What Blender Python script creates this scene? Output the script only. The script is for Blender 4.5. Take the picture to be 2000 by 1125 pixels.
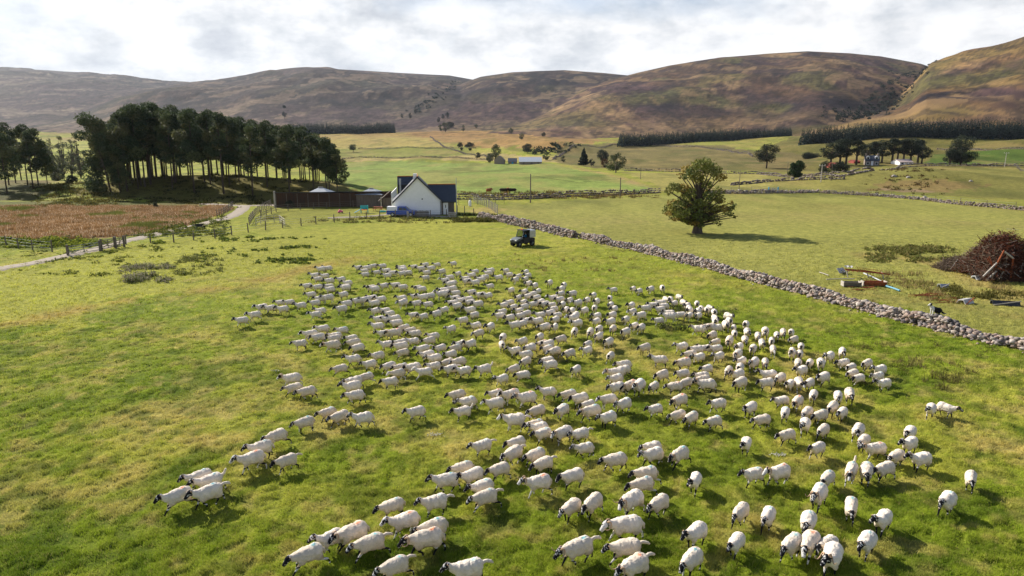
import bpy, bmesh, math, random
import numpy as np
from mathutils import Vector, Matrix
R = math.radians
S = bpy.context.scene
C = S.collection
for o in list(bpy.data.objects): bpy.data.objects.remove(o)

# ---------------------------------------------------------------- camera, sky, sun, exposure
PITCH = 12.38; CAMZ = 13.0
cd = bpy.data.cameras.new('camera'); cam = bpy.data.objects.new('camera', cd); C.objects.link(cam)
cam.location = (0, 0, CAMZ); cam.rotation_euler = (R(90 - PITCH), 0, 0)
cd.lens = 24; cd.sensor_width = 36; cd.clip_start = 0.2; cd.clip_end = 30000
S.camera = cam
S.view_settings.view_transform = 'Standard'; S.view_settings.look = 'None'
S.view_settings.exposure = 0.65; S.view_settings.gamma = 1
SUN_EL, SUN_AZ = 34.0, -50.0            # degrees; azimuth clockwise from +Y
sd = bpy.data.lights.new('sun', 'SUN'); sun = bpy.data.objects.new('sun', sd); C.objects.link(sun)
sd.energy = 5.0; sd.angle = R(0.6); sd.color = (1.0, 0.93, 0.82)
sdir = Vector((math.sin(R(SUN_AZ)) * math.cos(R(SUN_EL)), math.cos(R(SUN_AZ)) * math.cos(R(SUN_EL)), math.sin(R(SUN_EL))))
sun.rotation_euler = (-sdir).to_track_quat('-Z', 'Y').to_euler(); sun.location = (0, 0, 60)

def nn(nt, t, **k):
    n = nt.nodes.new(t)
    for a, b in k.items():
        if a.startswith('i_'): n.inputs[a[2:].replace('_', ' ')].default_value = b
        else: setattr(n, a, b)
    return n
def mixc(nt, fac, a, b, mode='MIX'):
    m = nt.nodes.new('ShaderNodeMix'); m.data_type = 'RGBA'; m.blend_type = mode
    for s, v in ((0, fac), (6, a), (7, b)):
        if hasattr(v, 'links') or isinstance(v, bpy.types.NodeSocket): nt.links.new(v, m.inputs[s])
        else: m.inputs[s].default_value = v if s == 0 else (tuple(v) + (1,))[:4]
    return m.outputs[2]
def ramp(nt, fac, stops):
    r = nt.nodes.new('ShaderNodeValToRGB'); e = r.color_ramp.elements
    while len(e) > 1: e.remove(e[-1])
    e[0].position = stops[0][0]; e[0].color = tuple(stops[0][1]) + (1,)
    for p, c in stops[1:]:
        q = e.new(p); q.color = tuple(c) + (1,)
    nt.links.new(fac, r.inputs[0]); return r.outputs[0]

W = bpy.data.worlds.new('World'); S.world = W; W.use_nodes = True; nt = W.node_tree; nt.nodes.clear()
sky = nn(nt, 'ShaderNodeTexSky', sky_type='NISHITA', sun_disc=False, sun_elevation=R(SUN_EL), sun_rotation=R(SUN_AZ), air_density=1.0, dust_density=1.0)
tc = nn(nt, 'ShaderNodeTexCoord')
mp = nn(nt, 'ShaderNodeMapping'); mp.inputs['Scale'].default_value = (1, 1, 2.1); nt.links.new(tc.outputs['Generated'], mp.inputs[0])
mp.inputs['Location'].default_value = (0.35, 0.2, 0.1)
n1 = nn(nt, 'ShaderNodeTexNoise', i_Scale=3.2, i_Detail=9.0, i_Roughness=0.56, i_Distortion=0.25); nt.links.new(mp.outputs[0], n1.inputs['Vector'])
n2 = nn(nt, 'ShaderNodeTexNoise', i_Scale=8.5, i_Detail=9.0, i_Roughness=0.6); nt.links.new(mp.outputs[0], n2.inputs['Vector'])
cl = ramp(nt, n2.outputs['Fac'], [(0.33, (.38, .40, .44)), (0.41, (.47, .49, .515)), (0.47, (.56, .57, .585)), (0.53, (.65, .65, .655)), (0.61, (.73, .73, .725))])
cl2 = ramp(nt, n1.outputs['Fac'], [(0.36, (.82, .83, .85)), (0.48, (.96, .96, .96)), (0.58, (1, 1, 1))])
cloud = mixc(nt, 1.0, cl, cl2, 'MULTIPLY')
sep = nn(nt, 'ShaderNodeSeparateXYZ'); nt.links.new(tc.outputs['Generated'], sep.inputs[0])
# clouds are thick towards the horizon and break up overhead
ab = nn(nt, 'ShaderNodeMath', operation='MULTIPLY_ADD'); ab.inputs[1].default_value = -1.5; ab.inputs[2].default_value = 1.17
nt.links.new(sep.outputs['Z'], ab.inputs[0])
ad = nn(nt, 'ShaderNodeMath', operation='ADD'); nt.links.new(ab.outputs[0], ad.inputs[0]); nt.links.new(n1.outputs['Fac'], ad.inputs[1])
msk = nn(nt, 'ShaderNodeMapRange'); msk.inputs[1].default_value = 1.16; msk.inputs[2].default_value = 1.48
nt.links.new(ad.outputs[0], msk.inputs[0])
skm = mixc(nt, 1.0, sky.outputs[0], (.08, .08, .085), 'MULTIPLY')
fin = mixc(nt, msk.outputs[0], skm, cloud)
bg = nn(nt, 'ShaderNodeBackground', i_Strength=1.0); nt.links.new(fin, bg.inputs[0])
ow = nn(nt, 'ShaderNodeOutputWorld'); nt.links.new(bg.outputs[0], ow.inputs[0])

# ---------------------------------------------------------------- helpers: pixels, noise, terrain
CP, SP = math.cos(R(PITCH)), math.sin(R(PITCH)); FPX = 1333.33
def ray(X, Y):
    u = (X - 1000) / FPX; v = (562.5 - Y) / FPX
    return u, CP + v * SP, -SP + v * CP
def zpix(d, Y):                                # height of the ground seen at image row Y at forward distance d
    v = (562.5 - Y) / FPX
    return CAMZ + d * (-SP + v * CP) / (CP + v * SP)
def _h(ix, iy, s):
    n = (ix.astype(np.int64) * 374761393 + iy.astype(np.int64) * 668265263 + s * 982451653) & 0x7fffffff
    n = ((n ^ (n >> 13)) * 1274126177) & 0x7fffffff
    return ((n ^ (n >> 16)) & 0xffff) / 65535.0
def vnoise(x, y, s=0):
    x = np.asarray(x, float); y = np.asarray(y, float)
    ix = np.floor(x); iy = np.floor(y); fx = x - ix; fy = y - iy
    fx = fx * fx * (3 - 2 * fx); fy = fy * fy * (3 - 2 * fy)
    a = _h(ix, iy, s); b = _h(ix + 1, iy, s); c = _h(ix, iy + 1, s); d = _h(ix + 1, iy + 1, s)
    return (a * (1 - fx) + b * fx) * (1 - fy) + (c * (1 - fx) + d * fx) * fy
def fbm(x, y, o=4, s=0):
    t = 0; a = 0.5; n = 0
    for k in range(o):
        t = t + a * vnoise(x, y, s + k * 17); n += a; a *= .5
        x, y = x * 1.9 + y * .53 + 3.7, y * 1.9 - x * .53 + 1.3
    return t / n
def sst(a, b, x): 
    t = np.clip((x - a) / (b - a), 0, 1); return t * t * (3 - 2 * t)

TX = [-800, 0, 600, 950, 1200, 1450, 1700, 2000, 2800]
TD = np.log(np.array([120., 160, 250, 330, 450, 650, 900, 1300, 2200]))
FL = [419.1, 381.5]
TY = np.array([FL + r for r in (
    [344, 334, 322, 300, 278, 255, 245], [344, 334, 322, 300, 278, 255, 242], [342, 332, 322, 300, 270, 256, 250],
    [342, 331, 320, 298, 273, 254, 250], [342, 331, 322, 300, 277, 260, 255], [344, 330, 314, 292, 272, 264, 262],
    [346, 325, 300, 272, 262, 260, 258], [345, 322, 290, 264, 258, 254, 252], [345, 322, 290, 264, 258, 254, 252])], float)
LAY = [  # ridge distance, foot distance, silhouette points
 (5200, 1500, [(-900, 150), (-300, 140), (0, 134), (90, 137), (200, 142), (260, 150), (330, 160), (380, 162), (440, 175), (600, 240), (2800, 300)]),
 (3400, 1300, [(-900, 300), (60, 260), (120, 238), (200, 205), (250, 187), (300, 176), (370, 162), (450, 154), (540, 139), (620, 132), (700, 137), (800, 143), (880, 147), (950, 160), (1020, 178), (1100, 205), (1200, 240), (2800, 300)]),
 (2700, 1200, [(-900, 320), (740, 280), (785, 258), (815, 228), (850, 198), (880, 178), (910, 161), (940, 150), (1000, 141), (1100, 137), (1170, 142), (1230, 148), (1300, 160), (1400, 200), (1500, 240), (2800, 300)]),
 (2250, 1050, [(-900, 320), (900, 285), (960, 262), (1020, 232), (1060, 208), (1120, 181), (1180, 158), (1240, 142), (1300, 128), (1400, 112), (1480, 105), (1560, 100), (1640, 104), (1700, 110), (1780, 125), (1850, 150), (1950, 200), (2100, 260), (2800, 300)]),
 (1650, 720, [(-900, 320), (1500, 300), (1560, 272), (1600, 254), (1650, 233), (1700, 213), (1740, 195), (1765, 172), (1782, 145), (1797, 127), (1820, 121), (1870, 108), (1930, 95), (1970, 82), (2000, 74), (2100, 50), (2300, 25), (2800, 10)]),
]
BUMPS = []      # (x, y, sx, sy, h)
def height(x, y, full=False):
    x = np.asarray(x, float); y = np.asarray(y, float)
    yy = np.maximum(y, 121.); px = 1000 + FPX * 1.02 * x / yy
    fx = np.interp(px, TX, np.arange(len(TX))); i0 = np.clip(np.floor(fx).astype(int), 0, len(TX) - 2); f = fx - i0; f = f * f * (3 - 2 * f)
    z = 0
    for o in (-.12, -.06, 0, .06, .12):
        ld = np.clip(np.log(yy) + o, TD[0], TD[-1]); fd = np.interp(ld, TD, np.arange(len(TD)))
        j0 = np.clip(np.floor(fd).astype(int), 0, len(TD) - 2); g = fd - j0
        a = TY[i0, j0] * (1 - g) + TY[i0, j0 + 1] * g; b = TY[i0 + 1, j0] * (1 - g) + TY[i0 + 1, j0 + 1] * g
        z = z + zpix(np.exp(ld), a * (1 - f) + b * f) / 5
    w = sst(125, 165, y); z = z * w
    z = z + (fbm(x / 14, y / 14, 3, 5) - .5) * .35 * sst(10, 30, y) + (fbm(x / 90, y / 60, 3, 8) - .5) * 4.5 * sst(180, 500, y)
    z = z + (fbm(x / 60, y / 45, 2, 88) - .5) * 8 * sst(260, 500, y) * sst(1350, 1550, px) + (fbm(x / 22, y / 30, 3, 89) - .5) * 2.2 * sst(240, 420, y)
    lay = np.zeros(z.shape, int); base = z.copy() if z.shape else z
    for k, (Rr, F, pts) in enumerate(LAY):
        zr = zpix(Rr, np.interp(px, [p[0] for p in pts], [p[1] for p in pts]))
        wob = (fbm(px / 230., np.full_like(px, k * 7.), 3, 40 + k) - .5) * 260
        t = np.clip((y - (F + wob)) / (Rr - F - wob), 0, 1)
        s = t * (1.28 - .28 * t) * (.55 + .45 * sst(0, .35, t))
        rise = np.maximum(zr - base, 0); hz = base + rise * s
        er = (fbm(x / 330 + k, y / 500, 5, 60 + k) - .5) * 60 + (np.abs(fbm(x / 190, y / 420, 4, 70 + k) - .5)) * 45 - 8
        hz = hz + er * np.minimum(t * 3, 1) * np.clip((1 - t) * 4, .03, 1) * sst(0, 90, rise * s)
        hz = np.where(y > Rr, zr - (y - Rr) * .2, hz)
        hz = np.where((t <= 0) | (rise <= 0), -1e3, hz)
        lay = np.where(hz > z, k + 1, lay); z = np.maximum(z, hz)
    for (bx, by, sx, sy, hh) in BUMPS:
        z = z + hh * np.exp(-((x - bx) / sx) ** 2 - ((y - by) / sy) ** 2)
    return (z, lay) if full else z
_YS = np.exp(np.linspace(math.log(8), math.log(6500), 900))
def hit(X, Y, dmin=8):
    u, b, c = ray(X, Y)
    ys = _YS[_YS >= dmin]; t = ys / b; xs = u * t; zs = CAMZ + c * t
    h = height(xs, ys); d = zs - h; k = np.argmax(d < 0)
    if d[k] >= 0: k = len(ys) - 1
    if k > 0 and d[k] < 0:
        f = d[k - 1] / (d[k - 1] - d[k]); yy = ys[k - 1] + (ys[k] - ys[k - 1]) * f
    else: yy = ys[k]
    xx = u * yy / b
    return Vector((xx, yy, float(height(xx, yy))))
def ppm(p):                                    # photo pixels per metre at a point
    return FPX / (p.y * CP + (CAMZ - p.z) * SP)
def atd(X, d):                                 # ground point at image column X, forward distance d
    u, b, c = ray(X, 300); x = u * d / b
    return Vector((x, d, float(height(x, d))))
# wooded mound and knolls (placed where the photo shows them)
m = atd(400, 172); BUMPS.append((m.x, m.y, 40, 13, 4.2)); m = atd(20, 190); BUMPS.append((m.x, m.y, 18, 16, 2.0))
m = atd(1790, 205); BUMPS.append((m.x, m.y, 34, 20, 4.5)); m = atd(1930, 240); BUMPS.append((m.x, m.y, 40, 25, 2.5))
m = atd(1075, 700); BUMPS.append((m.x, m.y, 45, 40, 9)); m = atd(1010, 800); BUMPS.append((m.x, m.y, 60, 60, 8))

def srgb(r, g, b):
    f = lambda c: (c / 255 / 12.92) if c <= 10 else ((c / 255 + .055) / 1.055) ** 2.4
    return np.array([f(r), f(g), f(b)])
# ---------------------------------------------------------------- object helpers
def tag(o, label=None, cat=None, group=None, kind=None):
    for k, v in (('label', label), ('category', cat), ('group', group), ('kind', kind)):
        if v: o[k] = v
    return o
def link(name, me, mat=None, parent=None, smooth=False):
    o = bpy.data.objects.new(name, me); C.objects.link(o)
    if mat and not me.materials: me.materials.append(mat)
    if parent: o.parent = parent
    if smooth: me.polygons.foreach_set('use_smooth', [True] * len(me.polygons))
    return o
def mesh_np(name, V, F, col=None):
    V = np.asarray(V, np.float32); F = np.asarray(F, np.int32); k = F.shape[1]
    me = bpy.data.meshes.new(name); me.vertices.add(len(V)); me.vertices.foreach_set('co', V.ravel())
    me.loops.add(F.size); me.loops.foreach_set('vertex_index', F.ravel())
    me.polygons.add(len(F)); me.polygons.foreach_set('loop_start', np.arange(0, F.size, k, dtype=np.int32))
    me.update(calc_edges=True)
    if col is not None:
        a = me.color_attributes.new('Col', 'FLOAT_COLOR', 'POINT')
        c = np.ones((len(V), 4), np.float32); c[:, :3] = col; a.data.foreach_set('color', c.ravel())
    return me
def empty(name, loc, rz=0, **k):
    o = bpy.data.objects.new(name, None); C.objects.link(o); o.location = loc; o.rotation_euler = (0, 0, rz); o.empty_display_size = .3
    return tag(o, **k)
class MB:
    def __init__(s): s.v = []; s.f = []; s.c = None
    def add(s, V, F):
        n = len(s.v); s.v += [tuple(p) for p in V]; s.f += [tuple(i + n for i in f) for f in F]; return s
    def box(s, c, d, rz=0, rx=0, ry=0, taper=1.0, tapx=None):
        tx = taper if tapx is None else tapx
        P = [Vector((sx * d[0] / 2 * (tx if sz > 0 else 1), sy * d[1] / 2 * (taper if sz > 0 else 1), sz * d[2] / 2)) for sz in (-1, 1) for sx, sy in ((-1, -1), (1, -1), (1, 1), (-1, 1))]
        M = Matrix.Rotation(rz, 3, 'Z') @ Matrix.Rotation(ry, 3, 'Y') @ Matrix.Rotation(rx, 3, 'X')
        return s.add([M @ p + Vector(c) for p in P], [(3, 2, 1, 0), (4, 5, 6, 7), (0, 1, 5, 4), (1, 2, 6, 5), (2, 3, 7, 6), (3, 0, 4, 7)])
    def prism(s, prof, y0, y1, ax='y'):          # profile polygon (a,b) extruded along axis
        n = len(prof); V = []
        for y in (y0, y1):
            for a, b in prof: V.append((a, y, b) if ax == 'y' else ((y, a, b) if ax == 'x' else (a, b, y)))
        F = [tuple(range(n)), tuple(range(2 * n - 1, n - 1, -1))] + [(i, i + n, (i + 1) % n + n, (i + 1) % n) for i in range(n)]
        return s.add(V, F)
    def tube(s, pts, r, seg=8, cap=True):
        pts = [Vector(p) for p in pts]; rs = r if isinstance(r, (list, tuple)) else [r] * len(pts); V = []; n = len(pts)
        for i, p in enumerate(pts):
            t = (pts[min(i + 1, n - 1)] - pts[max(i - 1, 0)]).normalized()
            a = t.orthogonal().normalized() if i == 0 else (a - t * a.dot(t)).normalized()
            b = t.cross(a)
            for k in range(seg):
                w = 2 * math.pi * k / seg; V.append(p + (a * math.cos(w) + b * math.sin(w)) * rs[i])
        F = [(i * seg + k, i * seg + (k + 1) % seg, (i + 1) * seg + (k + 1) % seg, (i + 1) * seg + k) for i in range(n - 1) for k in range(seg)]
        if cap: F += [tuple(range(seg))[::-1], tuple(range((n - 1) * seg, n * seg))]
        return s.add(V, F)
    def wheel(s, c, r, w, seg=18):               # axis along local y
        return s.tube([(c[0], c[1] - w / 2, c[2]), (c[0], c[1] - w * .4, c[2]), (c[0], c[1] + w * .4, c[2]), (c[0], c[1] + w / 2, c[2])], [r * .9, r, r, r * .9], seg)
    def build(s, name, mat, parent=None, bevel=0, smooth=False):
        me = bpy.data.meshes.new(name); me.from_pydata([tuple(p) for p in s.v], [], s.f)
        bm = bmesh.new(); bm.from_mesh(me); bmesh.ops.recalc_face_normals(bm, faces=bm.faces)
        if bevel: bmesh.ops.bevel(bm, geom=bm.edges[:], offset=bevel, segments=2, affect='EDGES', profile=.7)
        bm.to_mesh(me); bm.free(); me.update()
        return link(name, me, mat, parent, smooth)
def copy_tree(o, loc=None, rz=None, parent=None, sc=None):
    c = o.copy(); C.objects.link(c)
    if parent: c.parent = parent
    for k in ('label', 'category', 'group'):
        if parent and k in c: del c[k]
    if loc is not None: c.location = loc
    if rz is not None: c.rotation_euler = (0, 0, rz)
    if sc is not None: c.scale = (sc, sc, sc) if not hasattr(sc, '__len__') else sc
    for ch in KIDS.get(o.name) or [q for q in o.children]: copy_tree(ch, parent=c)
    return c
KIDS = {}
# ---------------------------------------------------------------- materials
def mat(name, col, rough=.8, metal=0, var=0.0, scale=8., bump=0, attr=False, col2=None, spec=.3, trans=0, coord='Object', det=6, bdist=.05, stretch=None):
    m = bpy.data.materials.new(name); m.use_nodes = True; t = m.node_tree; b = t.nodes['Principled BSDF']
    b.inputs['Roughness'].default_value = rough; b.inputs['Metallic'].default_value = metal; b.inputs['Specular IOR Level'].default_value = spec
    c = None
    if attr: c = nn(t, 'ShaderNodeAttribute', attribute_name='Col').outputs['Color']
    if var or bump or col2 is not None:
        tcn = nn(t, 'ShaderNodeTexCoord'); mpn = nn(t, 'ShaderNodeMapping'); t.links.new(tcn.outputs[coord], mpn.inputs[0])
        if stretch: mpn.inputs['Scale'].default_value = stretch
        no = nn(t, 'ShaderNodeTexNoise', i_Scale=scale, i_Detail=float(det), i_Roughness=.62); t.links.new(mpn.outputs[0], no.inputs['Vector'])
        if col2 is not None:
            mr = nn(t, 'ShaderNodeMapRange'); mr.inputs[1].default_value = .38; mr.inputs[2].default_value = .62; t.links.new(no.outputs['Fac'], mr.inputs[0])
            c = mixc(t, mr.outputs[0], c if c else col, col2)
        if var:
            rp = ramp(t, no.outputs['Fac'], [(.25, (1 - var,) * 3), (.75, (1 + var,) * 3)]) 
            c = mixc(t, 1.0, c if c else col, rp, 'MULTIPLY')
        if bump:
            bp = nn(t, 'ShaderNodeBump', i_Strength=bump, i_Distance=bdist); t.links.new(no.outputs['Fac'], bp.inputs['Height']); t.links.new(bp.outputs[0], b.inputs['Normal'])
    if c: t.links.new(c, b.inputs['Base Color'])
    else: b.inputs['Base Color'].default_value = tuple(col) + (1,)
    if trans:
        tr = nn(t, 'ShaderNodeBsdfTranslucent'); 
        if c: t.links.new(c, tr.inputs[0])
        else: tr.inputs[0].default_value = tuple(col) + (1,)
        ms = nn(t, 'ShaderNodeMixShader'); ms.inputs[0].default_value = trans
        t.links.new(b.outputs[0], ms.inputs[1]); t.links.new(tr.outputs[0], ms.inputs[2]); t.links.new(ms.outputs[0], t.nodes['Material Output'].inputs[0])
    return m
M = {}
M['stone'] = mat('stone', (.30, .26, .22), .9, var=.45, scale=3., bump=.5, attr=True)
M['white'] = mat('white render', (.85, .85, .85), .8, var=.05, scale=2, bump=.15)
M['slate'] = mat('slate', (.045, .055, .075), .55, var=.35, scale=5, bump=.3, stretch=(1, 1, 4))
M['ridge'] = mat('ridge tile', (.42, .17, .05), .7, var=.2)
M['trim'] = mat('dark trim', (.03, .035, .045), .5)
M['timber'] = mat('weathered timber', (.14, .115, .095), .85, var=.4, scale=6, bump=.3, stretch=(1, 1, .1))
M['wood'] = mat('post wood', (.15, .125, .10), .9, var=.4, scale=7, bump=.3)
M['palewood'] = mat('pale wood', (.42, .38, .33), .85, var=.25, scale=5)
M['brownwood'] = mat('stained wood', (.085, .04, .018), .8, var=.6, scale=2.5, bump=.3, stretch=(1, 1, .25), col2=(.03, .02, .015))
M['glass'] = mat('window glass', (.03, .04, .045), .06, spec=.6)
M['metal'] = mat('galvanised metal', (.40, .42, .43), .45, .6, var=.15, scale=4)
M['tin'] = mat('pale tin', (.55, .58, .60), .4, .2, var=.12, scale=2)
M['rubber'] = mat('rubber', (.018, .018, .019), .9, var=.2)
M['blue'] = mat('blue paint', (.012, .07, .42), .25, spec=.6)
M['black'] = mat('black plastic', (.016, .018, .022), .45)
M['silver'] = mat('silver paint', (.5, .52, .52), .3, .3)
M['red'] = mat('red lamp', (.5, .02, .015), .3)
M['orange'] = mat('orange beacon', (.9, .16, .02), .35)
M['sky'] = mat('pale blue plastic', (.03, .35, .62), .4)
M['aqua'] = mat('aqua plastic', (.04, .42, .42), .4)
M['pink'] = mat('pink plastic', (.75, .12, .25), .45)
M['sheep'] = mat('fleece and skin', (.5, .5, .5), .95, attr=True, var=.12, scale=22, bump=.6, bdist=.03, spec=.1)
M['horn'] = mat('horn', (.50, .33, .20), .6, var=.25, scale=30, bump=.3)
M['leaf'] = mat('foliage', (.1, .1, .1), .75, attr=True, trans=.25, spec=.15)
M['bark'] = mat('bark', (.085, .065, .05), .95, var=.5, scale=4, bump=.6, stretch=(1, 1, .25))
M['grass'] = mat('grass blades', (.1, .1, .1), .8, attr=True, trans=.35, spec=.15)
M['rust'] = mat('rusty iron', (.26, .07, .025), .85, var=.5, scale=6, bump=.3)
M['jacket'] = mat('blue jacket', (.02, .22, .42), .8); M['skin'] = mat('skin', (.5, .28, .19), .6)
M['redroof'] = mat('red sheet roof', (.25, .05, .035), .7, var=.2)
M['house stone'] = mat('granite masonry', (.30, .24, .19), .9, var=.4, scale=2.2, bump=.4, col2=(.20, .17, .15))
M['frame'] = mat('white frame', (.8, .8, .8), .5)
# ---------------------------------------------------------------- the ground sheet and the hills
K_ALB = 1.45
def A(r, g, b, k=1.0): return srgb(r, g, b) / K_ALB * k
def poly(pts, dmin=8): return np.array([[q.x, q.y] for q in (hit(*p, dmin) for p in pts)])
def inpoly(x, y, P):
    ins = np.zeros(x.shape, bool); n = len(P)
    for i in range(n):
        x0, y0 = P[i]; x1, y1 = P[(i + 1) % n]
        c = ((y0 > y) != (y1 > y)) & (x < (x1 - x0) * (y - y0) / (y1 - y0 + 1e-12) + x0); ins ^= c
    return ins
def segdist(x, y, P):
    d = np.full(x.shape, 1e9)
    for (x0, y0), (x1, y1) in zip(P[:-1], P[1:]):
        dx, dy = x1 - x0, y1 - y0; t = np.clip(((x - x0) * dx + (y - y0) * dy) / (dx * dx + dy * dy + 1e-9), 0, 1)
        d = np.minimum(d, np.hypot(x - x0 - t * dx, y - y0 - t * dy))
    return d
ROAD = [(-160, 590), (-60, 540), (0, 524), (60, 516), (120, 502), (190, 486), (250, 470), (330, 452), (400, 437), (450, 424), (470, 412), (478, 402)]
ROAD2 = [(478, 402), (430, 399), (380, 398), (500, 399), (560, 401)]
ZONES = [  # image outline -> world outline, colour, edge jitter
 ([(-300, 560), (60, 522), (260, 478), (560, 446), (900, 430), (990, 470), (860, 505), (560, 520), (430, 560), (250, 600), (-300, 700)], A(172, 172, 72), 5),
 ([(1000, 398), (1300, 380), (1600, 378), (2100, 415), (2100, 700), (1950, 662), (1700, 600), (1500, 550), (1300, 497), (1130, 456), (960, 415)], A(164, 162, 84), 3),
 ([(1560, 262), (2100, 262), (2100, 330), (1740, 325), (1500, 338), (1450, 300)], A(120, 112, 60), 4),
 ([(668, 319), (780, 314), (1010, 319), (1070, 319), (1150, 336), (1230, 355), (1300, 372), (1200, 378), (1050, 378), (900, 379), (640, 381), (600, 360)], A(140, 158, 78), .6),
 ([(560, 300), (860, 297), (1080, 305), (1090, 318), (780, 313), (668, 318), (560, 322)], A(190, 170, 110), 2),
 ([(560, 290), (900, 288), (940, 303), (860, 309), (560, 309)], A(140, 142, 66), 3),
 ([(560, 266), (770, 258), (840, 264), (875, 284), (900, 288), (560, 290)], A(182, 165, 92), 4),
 ([(770, 255), (900, 240), (1060, 255), (1180, 272), (1080, 296), (940, 290), (880, 280)], A(178, 140, 88), 9),
 ([(1085, 290), (1200, 278), (1420, 284), (1600, 305), (1570, 333), (1220, 333), (1150, 326), (1080, 312)], A(126, 114, 72), 4),
 ([(1210, 336), (1570, 338), (1600, 345), (1500, 380), (1340, 378), (1300, 370)], A(170, 160, 90), 1.5),
 ([(1500, 338), (1740, 325), (2100, 330), (2100, 395), (1760, 375), (1500, 378)], A(142, 136, 72), 2),
 ([(1830, 300), (2100, 293), (2100, 322), (1800, 320)], A(88, 112, 42), 3),
 ([(1560, 268), (2100, 262), (2100, 292), (1800, 300), (1600, 300)], A(118, 112, 56), 5),
 ([(-300, 405), (100, 403), (300, 404), (440, 403), (455, 408), (400, 430), (250, 462), (120, 468), (0, 466), (-300, 466)], A(140, 108, 68), .8),
 ([(-300, 470), (120, 469), (260, 462), (300, 450), (330, 445), (200, 484), (100, 490), (-300, 480)], A(112, 122, 42), .8),
 ([(-100, 395), (180, 392), (380, 397), (440, 403), (-100, 404)], A(104, 106, 50), 1),
 ([(120, 372), (260, 352), (660, 352), (690, 385), (560, 400), (380, 398), (230, 388)], A(128, 118, 58), 3),
 ([(-100, 352), (95, 352), (110, 385), (60, 392), (-100, 392)], A(90, 84, 40), 3),
 ([(500, 410), (560, 402), (760, 402), (880, 408), (940, 412), (880, 418), (700, 428), (560, 445), (500, 452)], A(156, 156, 66), .8),
 ([(1690, 372), (1730, 352), (1850, 350), (1960, 362), (1880, 372), (1800, 377)], A(150, 128, 80), 2.5),
 ([(1700, 366), (1790, 369), (1830, 376), (1770, 376)], A(178, 145, 118), 1.2),
 ([(900, 412), (960, 404), (1000, 408), (960, 420)], A(180, 165, 96), .8),
]
ZW = [(poly(p), c, j) for p, c, j in ZONES]
RW = poly(ROAD); R2 = poly(ROAD2)
BANDS = [  # worn or rank strips: image line, width m, colour, strength
 (poly([(-100, 650), (60, 625), (200, 595), (350, 575), (480, 555), (600, 525), (700, 505)]), 1.6, A(176, 150, 84), .75),
 (poly([(640, 420), (520, 440), (420, 462), (300, 478), (220, 490)]), 2.0, A(150, 150, 52), .8),
 (poly([(1000, 480), (1100, 500), (1240, 520), (1400, 548), (1600, 610), (1800, 660)]), 1.2, A(150, 140, 66), .45),
 (poly([(1100, 440), (1350, 420), (1700, 425), (2000, 440)]), 7, A(168, 158, 92), .6),
 (poly([(1700, 500), (1800, 510), (1900, 540), (1990, 590)]), 2.6, A(176, 150, 96), .6),
 (poly([(1650, 570), (1800, 590), (2000, 620)]), 1.4, A(160, 140, 84), .4),
 (poly([(560, 395), (700, 402), (880, 416)]), 1.5, A(120, 112, 60), .5),
 (poly([(900, 381), (1100, 382), (1290, 376)]), 3, A(150, 130, 80), .8),
 (poly([(1095, 318), (1200, 345), (1290, 372)]), 2.5, A(176, 150, 104), .8),
]
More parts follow.
